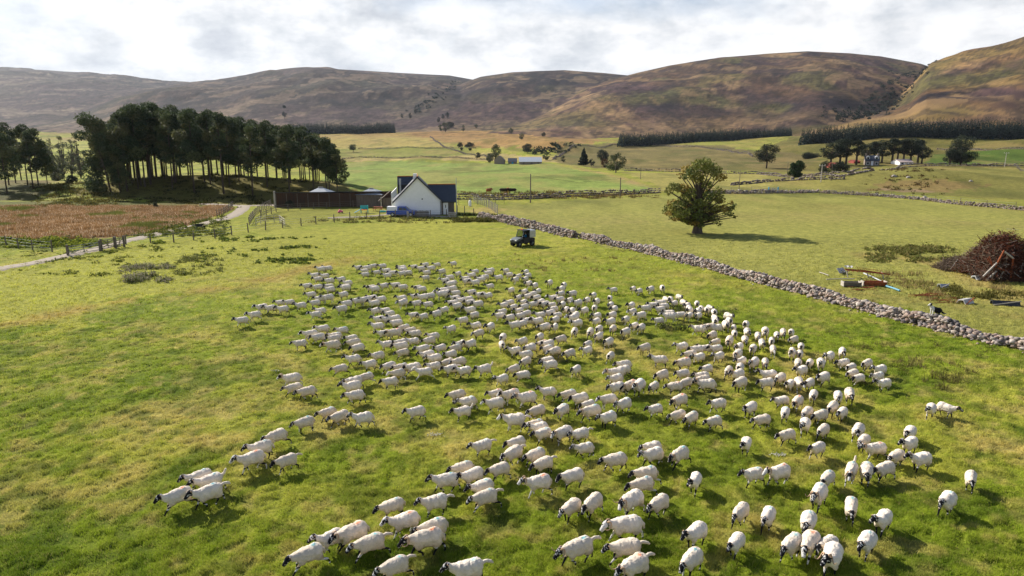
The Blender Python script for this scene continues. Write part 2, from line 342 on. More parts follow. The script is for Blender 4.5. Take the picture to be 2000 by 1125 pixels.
def ground_color(x, y, z, lay):
    n = len(x); px = 1000 + FPX * 1.02 * x / np.maximum(y, 20)
    a = fbm(x / 7, y / 7, 4, 1); b = fbm(x / 2.1, y / 2.1, 3, 2); c = fbm(x / 30, y / 30, 3, 3); d = fbm(x / .55, y / .55, 2, 9)
    green = A(132, 148, 42); lush = A(92, 116, 30); yel = A(166, 168, 66); straw = A(192, 172, 104)
    def L(p, q, t): return p * (1 - t[:, None]) + q * t[:, None]
    col = L(np.tile(green, (n, 1)), yel, sst(.42, .62, a * .5 + c * .3 + d * .2))
    col = L(col, lush, sst(.52, .70, fbm(x / 3.2, y / 3.2, 3, 21) * .6 + d * .4) * .7)
    col = L(col, straw, sst(.52, .68, b * .45 + c * .25 + a * .3) * .6)
    e1 = fbm(x / .9 + 9, y / .9, 3, 91); col = L(col, straw, sst(.58, .72, e1) * .45); col = L(col, lush * .8, sst(.56, .68, fbm(x / 1.1 + 30, y / 1.1, 3, 92)) * .55)
    col = L(col, yel * 1.12, sst(100, 20, px * .16 + 0 * px) * 0 + sst(35, 90, y) * .55)
    col = L(col, A(150, 146, 76), sst(60, 110, y) * sst(1050, 1500, px) * .5)
    jx = (fbm(x / 3, y / 3, 3, 31) - .5) * 2; jy = (fbm(x / 3, y / 3, 3, 32) - .5) * 2
    for P, cc, j in ZW:
        mk = inpoly(x + jx * j * 2, y + jy * j * 2, P).astype(float)
        v = .82 + .36 * fbm(x / (1.2 + j * 2.5), y / (1.2 + j * 2.5), 4, 12)
        w = np.clip(mk * (.86 + .14 * a), 0, 1)
        col = col * (1 - w[:, None]) + cc[None, :] * v[:, None] * w[:, None]
    for P, wd, cc, st in BANDS:
        dd = segdist(x, y, P); w = st * np.exp(-(dd / wd) ** 2) * sst(.3, .6, b * .6 + a * .4)
        col = L(col, cc, w)
    far = sst(90, 170, y); s1 = fbm(x / 9, y / 26, 4, 101); s2 = fbm(x / 2.6, y / 7, 3, 102); s3 = fbm(x / 26, y / 60, 3, 103)
    col = col * (1 + far * ((s1 - .5) * .5 + (s2 - .5) * .5))[:, None]
    col = L(col, A(168, 142, 92), far * .40 * sst(.50, .66, s3 * .5 + s1 * .5)); col = L(col, A(92, 100, 46), far * .45 * sst(.54, .68, fbm(x / 12 + 40, y / 34, 4, 104)))
    # mottled moor behind the fields
    moor = sst(700, 1100, y) * (lay == 0)
    col = L(col, A(160, 126, 84), moor * .6 * sst(.4, .6, fbm(x / 70, y / 90, 4, 15)))
    # hills: heather, bent grass, bracken
    h1 = fbm(x / 160, y / 260, 5, 51); h2 = fbm(x / 45, y / 110, 4, 52); h3 = fbm(x / 400, y / 500, 3, 53); h4 = fbm(x / 14, y / 40, 3, 54)
    heath = A(84, 66, 60); dark = A(54, 47, 50); tan = A(164, 134, 94); grn = A(112, 108, 60); rus = A(132, 88, 60); pur = A(104, 78, 76)  # dark heather tones, deepened to carry cloud shade in the colour
    hc = L(np.tile(heath, (n, 1)), dark, sst(.45, .6, h2))
    hc = L(hc, pur, sst(.5, .65, h3) * .7)
    zr = np.clip(z, 0, 400)
    low = sst(70, 20, zr)
    tanw = np.select([lay == 1, lay == 2, lay == 3, lay == 4, lay == 5], [.22, .25, .26, .38, .58], .5)
    t = sst(.60, .70, h1 * .55 + h2 * .25 + h4 * .1 + tanw * .25)
    hc = L(hc, tan, np.clip(t + low * .75 * sst(.35, .5, h2), 0, 1))
    hc = L(hc, grn, sst(.53, .64, fbm(x / 120, y / 180, 4, 56)) * np.where(lay >= 4, .65, .3))
    hc = L(hc, A(158, 122, 72), np.where(lay == 5, .45, np.where(lay == 4, .22, 0)) * sst(.4, .62, fbm(x / 90, y / 120, 4, 57)))
    h5 = fbm(x / 9, y / 22, 3, 64); h6 = fbm(x / 26, y / 70, 4, 65); hc = L(hc, A(150, 122, 84), sst(.58, .70, h6) * .4); hc = L(hc, dark * .9, sst(.5, .62, h5) * .55); hc = hc * (.65 + .7 * h4)[:, None]
    cut = (fbm(x / 110 + 5, y / 160, 2, 58) > .66) & (fbm(x / 40, y / 60, 2, 59) > .45)         # burnt and cut heather strips
    hc = np.where(cut[:, None], hc * .4 + tan * .55, hc)
    grey = hc.mean(1)[:, None] * np.array([[.92, .96, 1.14]]); gw = np.select([lay == 1, lay == 2, lay == 3, lay == 4], [.45, .30, .20, .08], 0)[:, None]  # distance haze painted in: far ranges shifted towards blue-grey
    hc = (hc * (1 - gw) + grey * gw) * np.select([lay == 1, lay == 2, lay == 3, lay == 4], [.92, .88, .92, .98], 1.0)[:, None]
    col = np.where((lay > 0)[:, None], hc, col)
    # gravel
    return np.clip(col, 0, 1)

NC = 900
rr = np.concatenate([np.linspace(5, 40, 40, endpoint=False), np.linspace(40, 78, 270, endpoint=False), np.linspace(78, 160, 190, endpoint=False), np.exp(np.linspace(math.log(160.), math.log(8200.), 330))]); NR = len(rr)
ss = np.linspace(-1.2, 1.2, NC)
gx = (rr[:, None] * ss[None, :]).ravel(); gy = np.repeat(rr - 30, NC)
gz, gl = height(gx, gy, True)
def tuft(x, y):                                # tussocks of the grazed turf, a hand to a foot across
    q = fbm(x / .34, y / .34, 3, 77); return sst(.38, .66, q) * (.5 + fbm(x / 2.4, y / 2.4, 2, 79))
tf0 = tuft(gx, gy) * sst(170, 40, gy)
gz = gz + np.where((gy < 170) & (gy > 8), tf0 * .10 - .04, 0)
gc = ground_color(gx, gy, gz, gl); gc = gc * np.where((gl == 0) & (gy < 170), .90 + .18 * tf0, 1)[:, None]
GV = np.stack([gx, gy, gz], 1)
def ground_mat(name, s1, s2, bs):
    m = bpy.data.materials.new(name); m.use_nodes = True; t = m.node_tree; b = t.nodes['Principled BSDF']
    b.inputs['Roughness'].default_value = .95; b.inputs['Specular IOR Level'].default_value = .08
    at = nn(t, 'ShaderNodeAttribute', attribute_name='Col'); g = nn(t, 'ShaderNodeNewGeometry')
    a1 = nn(t, 'ShaderNodeTexNoise', i_Scale=s1, i_Detail=8.0, i_Roughness=.7); a2 = nn(t, 'ShaderNodeTexNoise', i_Scale=s2, i_Detail=6.0, i_Roughness=.65)
    for q in (a1, a2): t.links.new(g.outputs['Position'], q.inputs['Vector'])
    c = mixc(t, 1.0, at.outputs['Color'], ramp(t, a1.outputs['Fac'], [(.3, (.64, .67, .6)), (.5, (1, 1, 1)), (.7, (1.35, 1.3, 1.25))]), 'MULTIPLY')
    c = mixc(t, 1.0, c, ramp(t, a2.outputs['Fac'], [(.3, (.66, .69, .62)), (.5, (1, 1, 1)), (.72, (1.38, 1.32, 1.25))]), 'MULTIPLY')
    t.links.new(c, b.inputs['Base Color'])
    bp = nn(t, 'ShaderNodeBump', i_Strength=.9, i_Distance=bs); t.links.new(a1.outputs['Fac'], bp.inputs['Height']); t.links.new(bp.outputs[0], b.inputs['Normal'])
    return m
M['ground'] = ground_mat('pasture', 5.0, .9, .12); M['hills'] = ground_mat('moorland', .08, .02, 5.)
cutrow = int(np.argmax(rr - 30 > 1000))
def sheet(r0, r1, name, m):
    n = (r1 - r0 + 1); V = GV[r0 * NC:(r1 + 1) * NC]; i = np.arange(n - 1)[:, None] * NC + np.arange(NC - 1)[None, :]; i = i.ravel()
    F = np.stack([i, i + 1, i + NC + 1, i + NC], 1)
    me = mesh_np(name, V, F, gc[r0 * NC:(r1 + 1) * NC]); o = link(name, me, m, smooth=True); return tag(o, kind='structure')
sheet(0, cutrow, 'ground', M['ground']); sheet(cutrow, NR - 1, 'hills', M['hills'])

# farm track: a gravel sheet laid on the ground
def strip(name, P, w, mt, lift=.05, n=220, wob=.25, nw=7):
    P = np.array(P); L = np.r_[0, np.cumsum(np.hypot(*np.diff(P, axis=0).T))]; s = np.linspace(0, L[-1], n)
    x = np.interp(s, L, P[:, 0]); y = np.interp(s, L, P[:, 1])
    for _ in range(12): x[1:-1] = (x[:-2] + x[1:-1] * 2 + x[2:]) / 4; y[1:-1] = (y[:-2] + y[1:-1] * 2 + y[2:]) / 4
    tx, ty = np.gradient(x), np.gradient(y); l = np.hypot(tx, ty); nx, ny = -ty / l, tx / l
    V = []; 
    for k in range(nw):
        e = (k / (nw - 1) - .5); ww = w * (1 + (vnoise(s / 1.5, s * 0 + k) - .5) * wob) if k in (0, nw - 1) else w
        X = x + nx * e * ww; Y = y + ny * e * ww; V.append(np.stack([X, Y, height(X, Y) + lift + (-.16 if k in (0, nw - 1) else 0)], 1))
    V = np.stack(V, 1).reshape(-1, 3); i = (np.arange(n - 1)[:, None] * nw + np.arange(nw - 1)[None, :]).ravel()
    return tag(link(name, mesh_np(name, V, np.stack([i, i + 1, i + nw + 1, i + nw], 1)), mt, smooth=True), kind='structure')
M['gravel'] = mat('gravel', tuple(A(196, 182, 166)), .95, var=.22, scale=2.2, bump=.4, col2=tuple(A(166, 152, 130)))
strip('farm_track', RW, 2.6, M['gravel'], .07)
strip('yard_lane', poly([(395, 398), (440, 400.5), (478, 402), (520, 401), (560, 402)]), 2.2, M['gravel'], .08)
strip('house_path', poly([(640, 426), (700, 424), (760, 419), (800, 420), (890, 424)]), 1.4, M['gravel'], .07)
# ---------------------------------------------------------------- vegetation
rng = np.random.default_rng(7); random.seed(7)
def leaves(cent, size, col, jit=.25, up=.3, r=rng):
    """small two-triangle leaf sprays, one quad per centre"""
    n = len(cent); size = np.broadcast_to(size, (n,)); nrm = r.normal(size=(n, 3)); nrm[:, 2] = np.abs(nrm[:, 2]) + up; nrm /= np.linalg.norm(nrm, axis=1)[:, None]
    t = np.cross(nrm, r.normal(size=(n, 3))); t /= np.linalg.norm(t, axis=1)[:, None] + 1e-9; b = np.cross(nrm, t)
    s = size[:, None]; V = np.stack([cent - t * s, cent - b * s * .7, cent + t * s, cent + b * s * .7 + nrm * s * .3], 1).reshape(-1, 3)
    F = np.arange(4 * n).reshape(n, 4); c = np.repeat(np.clip(col * (1 + (r.random((n, 1)) - .5) * 2 * jit), 0, 1), 4, 0)
    return V, F, c
def merge(parts):
    V, F, Cc = [], [], []; o = 0
    for v, f, c in parts: V.append(v); F.append(f + o); Cc.append(c); o += len(v)
    return np.concatenate(V), np.concatenate(F), np.concatenate(Cc)
def blob(c, rad, n, r=rng, shell=.55):
    d = r.normal(size=(n, 3)); d /= np.linalg.norm(d, axis=1)[:, None]
    return np.asarray(c) + d * np.asarray(rad) * (shell + (1 - shell) * r.random((n, 1))) * (.85 + .3 * r.random((n, 1)))
def limbs(mb, segs):
    for a, b, ra, rb in segs:
        a, b = Vector(a), Vector(b); m = (a + b) / 2 + Vector((random.uniform(-.1, .1), random.uniform(-.1, .1), .05)) * (b - a).length * .6
        mb.tube([a, m, b], [ra, (ra + rb) / 2, rb], 6)
def tree(name, clumps, trunkpts, trunkr, branches, col, leaf, dens, cols=None, **k):
    e = empty(name, (0, 0, 0), **k); mb = MB(); mb.tube(trunkpts, trunkr, 9); limbs(mb, branches); mb.build('trunk', M['bark'], e, smooth=True)
    ps = []
    for i, (c, rad) in enumerate(clumps):
        n = max(20, int(dens * rad[0] * rad[1])); P = blob(c, rad, n)
        cc = np.asarray(cols[i % len(cols)]) if cols else np.asarray(col); ps.append(leaves(P, leaf * rng.uniform(.6, 1.3, n), cc[None, :] * rng.uniform(.75, 1.25)))
    V, F, cc = merge(ps); link('crown', mesh_np('crown', V, F, cc), M['leaf'], e); return e
PINEC = [(.065, .09, .038), (.09, .11, .042), (.05, .072, .032), (.115, .12, .048)]
def pine(h, r, cf, lean=.0, seed=0, full=False, **k):
    random.seed(seed); g = random.uniform; top = Vector((lean * h, g(-.4, .4), h)); tp = [Vector((0, 0, -.6)), Vector((lean * h * .25, 0, h * .3)), Vector((lean * h * .6, g(-.2, .2), h * .65)), top * .97]
    cl = []; br = []; n = int(17 + 9 * full)
    for i in range(n):
        f = 1 - (1 - cf) * (i / (n - 1)) if n > 1 else 1; z = h * f; w = r * (1.0 - .75 * max(0, (f - .72) / .28) ** 1.4) * (g(.55, 1.0)); a = g(0, 6.28); c0 = Vector((lean * z, 0, z))
        p = c0 + Vector((math.cos(a) * w, math.sin(a) * w, g(-.4, .5))); q = r * g(.40, .62); cl.append((tuple(p), (q * 1.05, q * 1.05, q * g(.6, .95))))
        br.append((c0 - Vector((0, 0, .5)), p, .07, .03))
    for i in range(6):
        z = h * g(cf * .45, cf); a = g(0, 6.28); br.append((Vector((lean * z, 0, z)), Vector((lean * z + math.cos(a) * g(.5, 1.6), math.sin(a) * g(.5, 1.6), z + g(-.3, .3))), .04, .015))
    return tree(k.pop('name', 'pine_tree'), cl, tp, [.21, .17, .12, .06], br, None, .22, 130, cols=PINEC, **k)
def broad(h, w, name='round_tree', col=((.04, .06, .02),), seed=0, trunk=.25, dens=60, leaf=.22, n=22, **k):
    random.seed(seed); g = random.uniform; cl = []; br = []
    for i in range(n):
        a = g(0, 6.28); f = g(0, 1); z = h * (trunk + (1 - trunk) * (f * .86 + .06)); ww = w / 2 * math.sqrt(max(.05, 1 - (2 * f - .85) ** 2 * .9)) * g(.35, .82)
        p = (math.cos(a) * ww, math.sin(a) * ww, z); q = w * g(.13, .2); cl.append((p, (q, q, q * .8))); br.append(((0, 0, h * trunk * .9), p, .12 * h / 8, .03))
    return tree(name, cl, [Vector((0, 0, -.4)), Vector((0, 0, h * trunk)), Vector((.1, 0, h * .6))], [h * .035, h * .028, h * .012], br, None, leaf, dens, cols=col, **k)
def conifer(h, w, name='conifer', col=((.018, .03, .018), (.03, .042, .022)), seed=0, **k):
    random.seed(seed); g = random.uniform; cl = []
    for i in range(26):
        f = i / 25; rr_ = w / 2 * (1 - f) ** .8; a = g(0, 6.28); cl.append(((math.cos(a) * rr_ * .22, math.sin(a) * rr_ * .22, h * (.08 + .9 * f)), (rr_ * .9 + .12, rr_ * .9 + .12, h * .05)))
    return tree(name, cl, [Vector((0, 0, -.3)), Vector((0, 0, h * .95))], [h * .02, .03], [], None, .16 * h / 8 + .05, 110, cols=col, **k)
# --- the pine wood on its mound, and the wood at the left edge: six kinds of pine, copied
protos = [pine(17.5, 2.5, .44, .00, 1), pine(18.5, 3.0, .36, .02, 2), pine(16.5, 2.3, .48, -.02, 3), pine(19, 2.8, .40, .03, 4), pine(15, 2.8, .38, -.03, 5), pine(17, 3.2, .30, .0, 6)]
used = [False] * 6
def put(proto_i, X, d=None, Yb=None, topY=None, label=None, group=None, cat='pine', zscale=None):
    p = atd(X, d) if d else hit(X, Yb, 60)
    pr = protos[proto_i]; o = pr if not used[proto_i] else copy_tree(pr); used[proto_i] = True
    o.location = p; o.rotation_euler = (0, 0, random.uniform(-.35, .35)); hh = [17.5, 18.5, 16.5, 19, 15, 17][proto_i]
    if topY is not None:
        zt = zpix(p.y, topY); s = max(.3, (zt - p.z) / (hh + .6)); o.scale = (min(s * 1.05, 1.2), min(s * 1.05, 1.2), s)
    return tag(o, label, cat, group)
random.seed(11)
TOPS = [(165, 240), (185, 262), (215, 245), (232, 224), (250, 208), (275, 207), (300, 210), (330, 213), (360, 215), (395, 217), (415, 228), (425, 212), (445, 232), (480, 238), (520, 240), (560, 246), (600, 256), (625, 270), (645, 285), (662, 300)]
tf = lambda X: float(np.interp(X, [t[0] for t in TOPS], [t[1] for t in TOPS]))
front = [(240, 158), (262, 160), (288, 163), (330, 160), (372, 157), (430, 156), (487, 154), (560, 158), (608, 160), (640, 157)]
sp = []
for i in range(92): sp.append((random.uniform(205, 655), random.uniform(161, 196)))
for i, (X, d) in enumerate(sorted(sp)):
    put(random.choice([0, 1, 2, 3, 0, 1, 3]), X, d=d, topY=tf(X) + random.uniform(-3, 8), label='tall dark pine with a bare trunk among many alike in the central wood', group='pines in the central wood')
FL_ = ['foremost pine near the left end of the central wood, trunk leaning', 'second front pine from the left end of the central wood', 'front pine left of the wooded mound with trunk in shade', 'front pine left of the middle of the central wood', 'front pine whose pale trunk stands low on the mound side', 'front pine with leaning pale trunk at the middle of the wood', 'front pine beside the lane end, base near the track junction', 'front pine behind the left part of the long brown timber wall', 'front pine behind the grey pyramid roof nearest the wood', 'front pine next to the right end of the wood']
for i, (X, d) in enumerate(front): put([0, 1, 2, 3, 1, 0, 3, 1, 0, 2][i], X, d=d, topY=tf(X) + 4, label=FL_[i], group='pines in the central wood')
put(5, 655, d=156, topY=292, label='bushy dark pine closing the right end of the central wood, foliage near the ground')
put(4, 634, d=159, topY=272, label='shorter pine behind the bushy end pine of the central wood')
for q, (X, d, ty) in enumerate([(8, 176, 245), (22, 182, 252), (-14, 168, 238), (45, 176, 248), (66, 172, 252), (84, 174, 290), (34, 190, 258), (-40, 172, 240), (2, 160, 262), (55, 166, 258)]):
    put([1, 0, 3, 1, 5, 5, 2, 0, 5, 0][q], X, d=d, topY=ty, label='dark pine in the wood at the left edge, one of a dense stand' if q in (0, 1, 6, 8) else ['', '', 'pine cut by the left edge of the photo', 'tallest pine in the left-edge wood', 'wide pine right of the tallest in the left-edge wood', 'lowest broad pine at the right side of the left-edge wood', '', 'pine beyond the left edge of the photo', '', 'front pine with bare trunk in the left-edge wood'][q], group='pines at the left edge')
for X, d, ty, k_, lab in ((192, 160, 268, 5, 'bushy pine at the far left end of the central wood'), (226, 157, 296, 5, 'low bushy pine in front of the left end of the central wood'), (212, 163, 244, 5, 'tall bushy pine behind the leaning larch')):
    put(k_, X, d=d, topY=ty, label=lab, group='pines in the central wood')
# leaning grey-green larch at the left end
t = pine(17, 3.6, .06, -.20, 21, full=True, name='larch_tree'); t.location = atd(208, 158); t.scale = (.95, .95, .96); tag(t, 'grey green larch leaning left at the left end of the central wood', 'larch')
for ch in t.children:
    if ch.name.startswith('crown'):
        a = ch.data.color_attributes['Col'].data; c = np.empty(len(a) * 4, np.float32); a.foreach_get('color', c); c = c.reshape(-1, 4); c[:, :3] = c[:, :3] * 1.0 + np.array([.018, .02, .008]); a.foreach_set('color', c.ravel())
# --- the lone old sycamore
def sycamore():
    p = hit(1362, 455); s = 1 / ppm(p)                      # one photo pixel in metres
    random.seed(5); g = random.uniform
    U = [(0, 128, 26, 14), (-22, 118, 18, 12), (22, 118, 20, 13), (-8, 104, 20, 12), (36, 104, 14, 10), (12, 92, 16, 13), (-36, 108, 10, 8), (-52, 88, 16, 10), (-62, 80, 10, 8), (-34, 84, 17, 12), (-20, 72, 18, 13), (14, 72, 16, 14),
         (40, 78, 12, 9), (30, 66, 16, 10), (42, 60, 10, 8), (-4, 56, 20, 12), (-44, 52, 20, 12), (-30, 58, 14, 9), (-58, 46, 14, 9), (-64, 36, 12, 7), (-40, 36, 24, 11), (-14, 40, 22, 14), (12, 46, 20, 14), (30, 44, 16, 10), (46, 44, 14, 8), (58, 48, 10, 7), (66, 54, 7, 6), (60, 36, 9, 6), (68, 31, 6, 4),
         (-48, 24, 10, 5), (-24, 24, 18, 8), (0, 26, 22, 11), (26, 26, 16, 9), (36, 18, 9, 6), (-12, 16, 12, 6), (4, 14, 12, 6)]
    cl = []; br = []
    for x, z, a, b in U:
        for dy in (g(-24, -6), g(6, 24)):
            f = .8; c = ((x * .97 + g(-2, 2)) * s, dy * s * .9, (z + 3 + g(-2, 2)) * s); cl.append((c, (a * s * .80, a * s * .76, b * s * .84)))
            hz = max(12, z * .55) * s; br.append(((g(-.2, .2), 0, hz), c, .16, .04))
    return tree('sycamore_tree', cl, [Vector((0, 0, -.3)), Vector((0, 0, .15)), Vector((0, 0, .9)), Vector((.05, 0, 2.2)), Vector((-.1, 0, 4.5)), Vector((0, 0, 7))], [.95, .75, .58, .5, .28, .12], br, None, .17, 150,
                cols=[(.15, .17, .04), (.21, .20, .045), (.11, .135, .035), (.27, .20, .045), (.16, .17, .045)], label='large lone sycamore with dark green and rusty leaves in the field beyond the stone wall', cat='tree'), p
sy, p = sycamore(); sy.location = p
def dist_for(hm, hpx): return FPX * hm / hpx
G3 = [(.07, .09, .035), (.09, .11, .04), (.05, .07, .03)]; DK = [(.030, .040, .024), (.042, .052, .03)]; RD = [(.11, .05, .02), (.08, .045, .02)]; GY = [(.10, .11, .06), (.085, .095, .05)]; BL = [(.03, .045, .04), (.04, .055, .045)]
def place(fn, X, Yb, Hpx, Wpx, label, cat, **k):
    q = hit(X, Yb, 130); s = 1 / ppm(q); o = fn(Hpx * s, Wpx * s, label=label, cat=cat, **k); o.location = q; return o
i = 0
for fn, X, Yb, Hp, Wp, lab, cat, kw in [
 (conifer, 1140, 323, 34, 22, 'dark pointed spruce left of the tree clump in mid valley', 'conifer', {}),
 (broad, 1176, 321, 28, 30, 'dark round tree at the back of the mid valley clump', 'tree', dict(col=DK)),
 (broad, 1155, 325, 14, 14, 'small dark round bush beside the pointed spruce', 'bush', dict(col=DK, trunk=.1, name='bush')),
 (broad, 1181, 328, 18, 18, 'rusty red bush in the mid valley clump', 'bush', dict(col=RD, trunk=.08, name='bush')),
 (broad, 1203, 337, 36, 38, 'large green tree at the front of the mid valley clump', 'tree', dict(col=G3, trunk=.12)),
 (broad, 968, 316, 34, 26, 'tall dark tree left of the small stone barn', 'tree', dict(col=G3)),
 (broad, 957, 319, 20, 20, 'light green willow in front of the dark tree by the stone barn', 'tree', dict(col=GY, trunk=.1)),
 (broad, 933, 309, 11, 13, 'small dark bush by the field wall left of the stone barn', 'bush', dict(col=DK, trunk=.1, name='bush')),
 (broad, 1030, 299, 18, 22, 'round dark tree above the tin roofed barn', 'tree', dict(col=DK, trunk=.15)),
 (broad, 1066, 313, 14, 16, 'green bush at the right end of the tin roofed barn', 'bush', dict(col=G3, trunk=.1, name='bush')),
 (broad, 1100, 317, 13, 11, 'thin grey bush on the slope right of the tin roofed barn', 'bush', dict(col=GY, trunk=.1, name='bush')),
 (broad, 690, 297, 16, 17, 'single olive tree by the field wall right of the pine wood', 'tree', dict(col=G3)),
 (broad, 899, 287, 9, 13, 'dark gorse bush left of the wide pair', 'bush', dict(col=DK, trunk=.05, name='bush')),
 (broad, 916, 287, 8, 21, 'wide low gorse bush in the tan pasture', 'bush', dict(col=DK, trunk=.05, name='bush')),
 (broad, 901, 294, 6, 8, 'tiny gorse bush below the dark gorse pair', 'bush', dict(col=DK, trunk=.05, name='bush')),
 (broad, 919, 294, 6, 9, 'tiny gorse bush below the wide low one', 'bush', dict(col=DK, trunk=.05, name='bush')),
 (broad, 870, 258, 19, 17, 'grey green tree in front of the group below the gully', 'tree', dict(col=GY, trunk=.08)),
 (broad, 860, 256, 13, 10, 'small green tree left in the group below the gully', 'tree', dict(col=G3, trunk=.08)),
 (broad, 879, 249, 10, 20, 'dark tree behind the group below the gully', 'tree', dict(col=DK, trunk=.08)),
 (broad, 905, 257, 13, 9, 'slim grey tree right of the group below the gully', 'tree', dict(col=GY, trunk=.08)),
 (broad, 930, 250, 8, 9, 'small grey tree alone on the tan slope below the heather', 'tree', dict(col=GY, trunk=.1)),
 (broad, 998, 261, 11, 11, 'small round tree on the slope above the barns', 'tree', dict(col=GY, trunk=.1)),
 (broad, 1018, 273, 14, 13, 'olive round tree on the green slope above the barns', 'tree', dict(col=GY, trunk=.1)),
 (broad, 1062, 267, 9, 10, 'dark bush on the brown knoll', 'bush', dict(col=DK, trunk=.05, name='bush')),
 (broad, 556, 214, 8, 9, 'upper one of two small pines alone on the heather slope', 'tree', dict(col=BL, trunk=.4)),
 (broad, 556, 233, 15, 11, 'lower one of two small pines alone on the heather slope', 'tree', dict(col=BL, trunk=.35)),
 (broad, 785, 231, 9, 8, 'leftmost small tree at the mouth of the gully', 'tree', dict(col=BL, trunk=.1)),
 (broad, 801, 232, 14, 8, 'dark tree low in the gully', 'tree', dict(col=BL, trunk=.1)),
 (broad, 812, 223, 16, 9, 'tallest dark tree in the gully', 'tree', dict(col=BL, trunk=.1)),
 (broad, 857, 239, 10, 9, 'small dark tree right of the gully mouth', 'tree', dict(col=BL, trunk=.1)),
 (broad, 865, 232, 9, 9, 'middle small dark tree right of the gully', 'tree', dict(col=BL, trunk=.1)),
 (broad, 874, 231, 12, 10, 'pointed dark tree above the group below the gully', 'tree', dict(col=BL, trunk=.1)),
 (broad, 1497, 329, 46, 50, 'spreading dark oak left of the round bush in the right valley', 'tree', dict(col=[(.035, .042, .024), (.045, .05, .03)], trunk=.3)),
 (broad, 1555, 347, 34, 31, 'dense round dark green tree standing alone by the field edge', 'tree', dict(col=[(.035, .06, .022), (.05, .08, .03)], trunk=.02, n=60, dens=90)),
 (broad, 1876, 322, 54, 62, 'largest broad dark tree right of the farmhouse pines', 'tree', dict(col=DK, trunk=.1, n=30)),
 (broad, 1855, 322, 32, 30, 'smaller dark tree leaning on the largest broad tree at right', 'tree', dict(col=DK, trunk=.1)),
 (broad, 1931, 265, 15, 18, 'pale olive tree in front of the right conifer plantation', 'tree', dict(col=GY, trunk=.2)),
 (broad, 1990, 262, 16, 28, 'dark tree at the right end of the conifer plantation', 'tree', dict(col=DK, trunk=.1)),
 (broad, 1612, 338, 22, 34, 'low dark bush below the pines left of the farmhouse', 'bush', dict(col=DK, trunk=.04, name='bush')),
 (broad, 1640, 334, 15, 40, 'low dark hedge bush nearest the farmhouse', 'bush', dict(col=DK, trunk=.04, name='bush')),
 (broad, 1637, 236, 12, 13, 'dark tree at the foot of the hill gully on the right', 'tree', dict(col=DK, trunk=.1)),
 (broad, 1580, 309, 7, 42, 'low dark patch of gorse above the round tree', 'bush', dict(col=DK, trunk=.02, name='bush')),
 (broad, 140, 359, 16, 27, 'dark round bush between the two pine woods', 'bush', dict(col=DK, trunk=.05, name='bush')),
 (broad, 305, 408, 12, 8, 'small yellow green bush at the far edge of the reed field', 'bush', dict(col=GY, trunk=.05, name='bush')),
 (broad, 573, 511, 13, 23, 'dark gorse bush alone in the pasture above the flock', 'bush', dict(col=DK, trunk=.02, name='bush', dens=900, leaf=.05)),
]:
    i += 1; place(fn, X, Yb, Hp, Wp, lab, cat, seed=100 + i, **kw)
# willows and birches behind, between the two woods
for q, (X, d, ty, w) in enumerate([(98, 230, 310, 26), (118, 250, 300, 30), (106, 205, 330, 30), (135, 260, 296, 28), (152, 240, 302, 26), (100, 330, 268, 26), (120, 350, 262, 28), (140, 380, 268, 22), (150, 330, 262, 12), (160, 300, 290, 22), (90, 300, 282, 22)]):
    p = atd(X, d); s = 1 / ppm(p); o = broad(zpix(d, ty) - p.z, w * s, name='willow_tree', col=GY if q != 8 else DK, seed=200 + q, trunk=.05, label='pale willow among the scrub between the two pine woods' if q != 8 else 'slim dark tree among pale willows between the two woods', cat='willow', group='willows between the woods'); o.location = p
# farmhouse pines
FPK = [broad(10, 7, name='pine_tree', col=DK, seed=301, trunk=.38, dens=75, n=16), broad(10, 8, name='pine_tree', col=DK, seed=302, trunk=.30, dens=75, n=18), broad(10, 6, name='pine_tree', col=DK, seed=303, trunk=.45, dens=75, n=14)]
for q, (X, Yb, ty, k_) in enumerate([(1622, 324, 277, 1), (1640, 322, 271, 1), (1652, 322, 272, 0), (1672, 322, 275, 0), (1692, 316, 280, 1), (1706, 316, 277, 0), (1722, 318, 273, 1), (1742, 318, 271, 0), (1752, 318, 275, 2), (1764, 318, 272, 0), (1778, 318, 270, 1), (1792, 318, 273, 0), (1800, 320, 284, 1)]):
    p = hit(X, Yb, 60); s = (zpix(p.y, ty) - p.z) / 10; pr = FPK[k_]; o = pr if not pr.get('used') else copy_tree(pr); pr['used'] = 1; o.location = p; o.scale = (s * 1.35, s * 1.35, s); o.rotation_euler = (0, 0, q * 1.3)
    tag(o, 'dark pine in the clump left of the stone farmhouse' if q < 4 else 'dark pine in the row behind the stone farmhouse', 'pine', 'pines left of the farmhouse' if q < 4 else 'pines behind the farmhouse')
# conifer plantations: far-off woods read as one mass
def plantation(name, X0, X1, d0f, rows, gap, hgt, label, seed):
    r = np.random.default_rng(seed); ps = []
    X = X0
    while X < X1:
        d0 = np.interp(X, *d0f)
        for k in range(rows):
            p = atd(X + r.uniform(-2, 2), d0 + k * gap + r.uniform(-2, 2)); h = hgt * r.uniform(.8, 1.15); n = 150; f = r.random(n) ** .8; rad = 3.0 * (1 - f) ** .8 + .15; a = r.random(n) * 6.28
            P = np.stack([p.x + np.cos(a) * rad, p.y + np.sin(a) * rad, p.z + h * f], 1)
            ps.append(leaves(P, .95 * (1.15 - f), np.array([[.020, .034, .026]]) * r.uniform(.7, 1.3), r=r))
        X += 3.1 * FPX / d0
    V, F, c = merge(ps); return tag(link(name, mesh_np(name, V, F, c), M['leaf']), label, 'woodland', kind='stuff')
plantation('conifer_plantation', 1566, 2120, ([1566, 2100], [640, 600]), 5, 5, 15, 'long dark conifer plantation at the foot of the right hill', 1)
plantation('conifer_plantation', 1212, 1540, ([1212, 1300, 1540], [760, 820, 960]), 5, 5, 14, 'dark conifer plantation at the foot of the middle hill', 2)
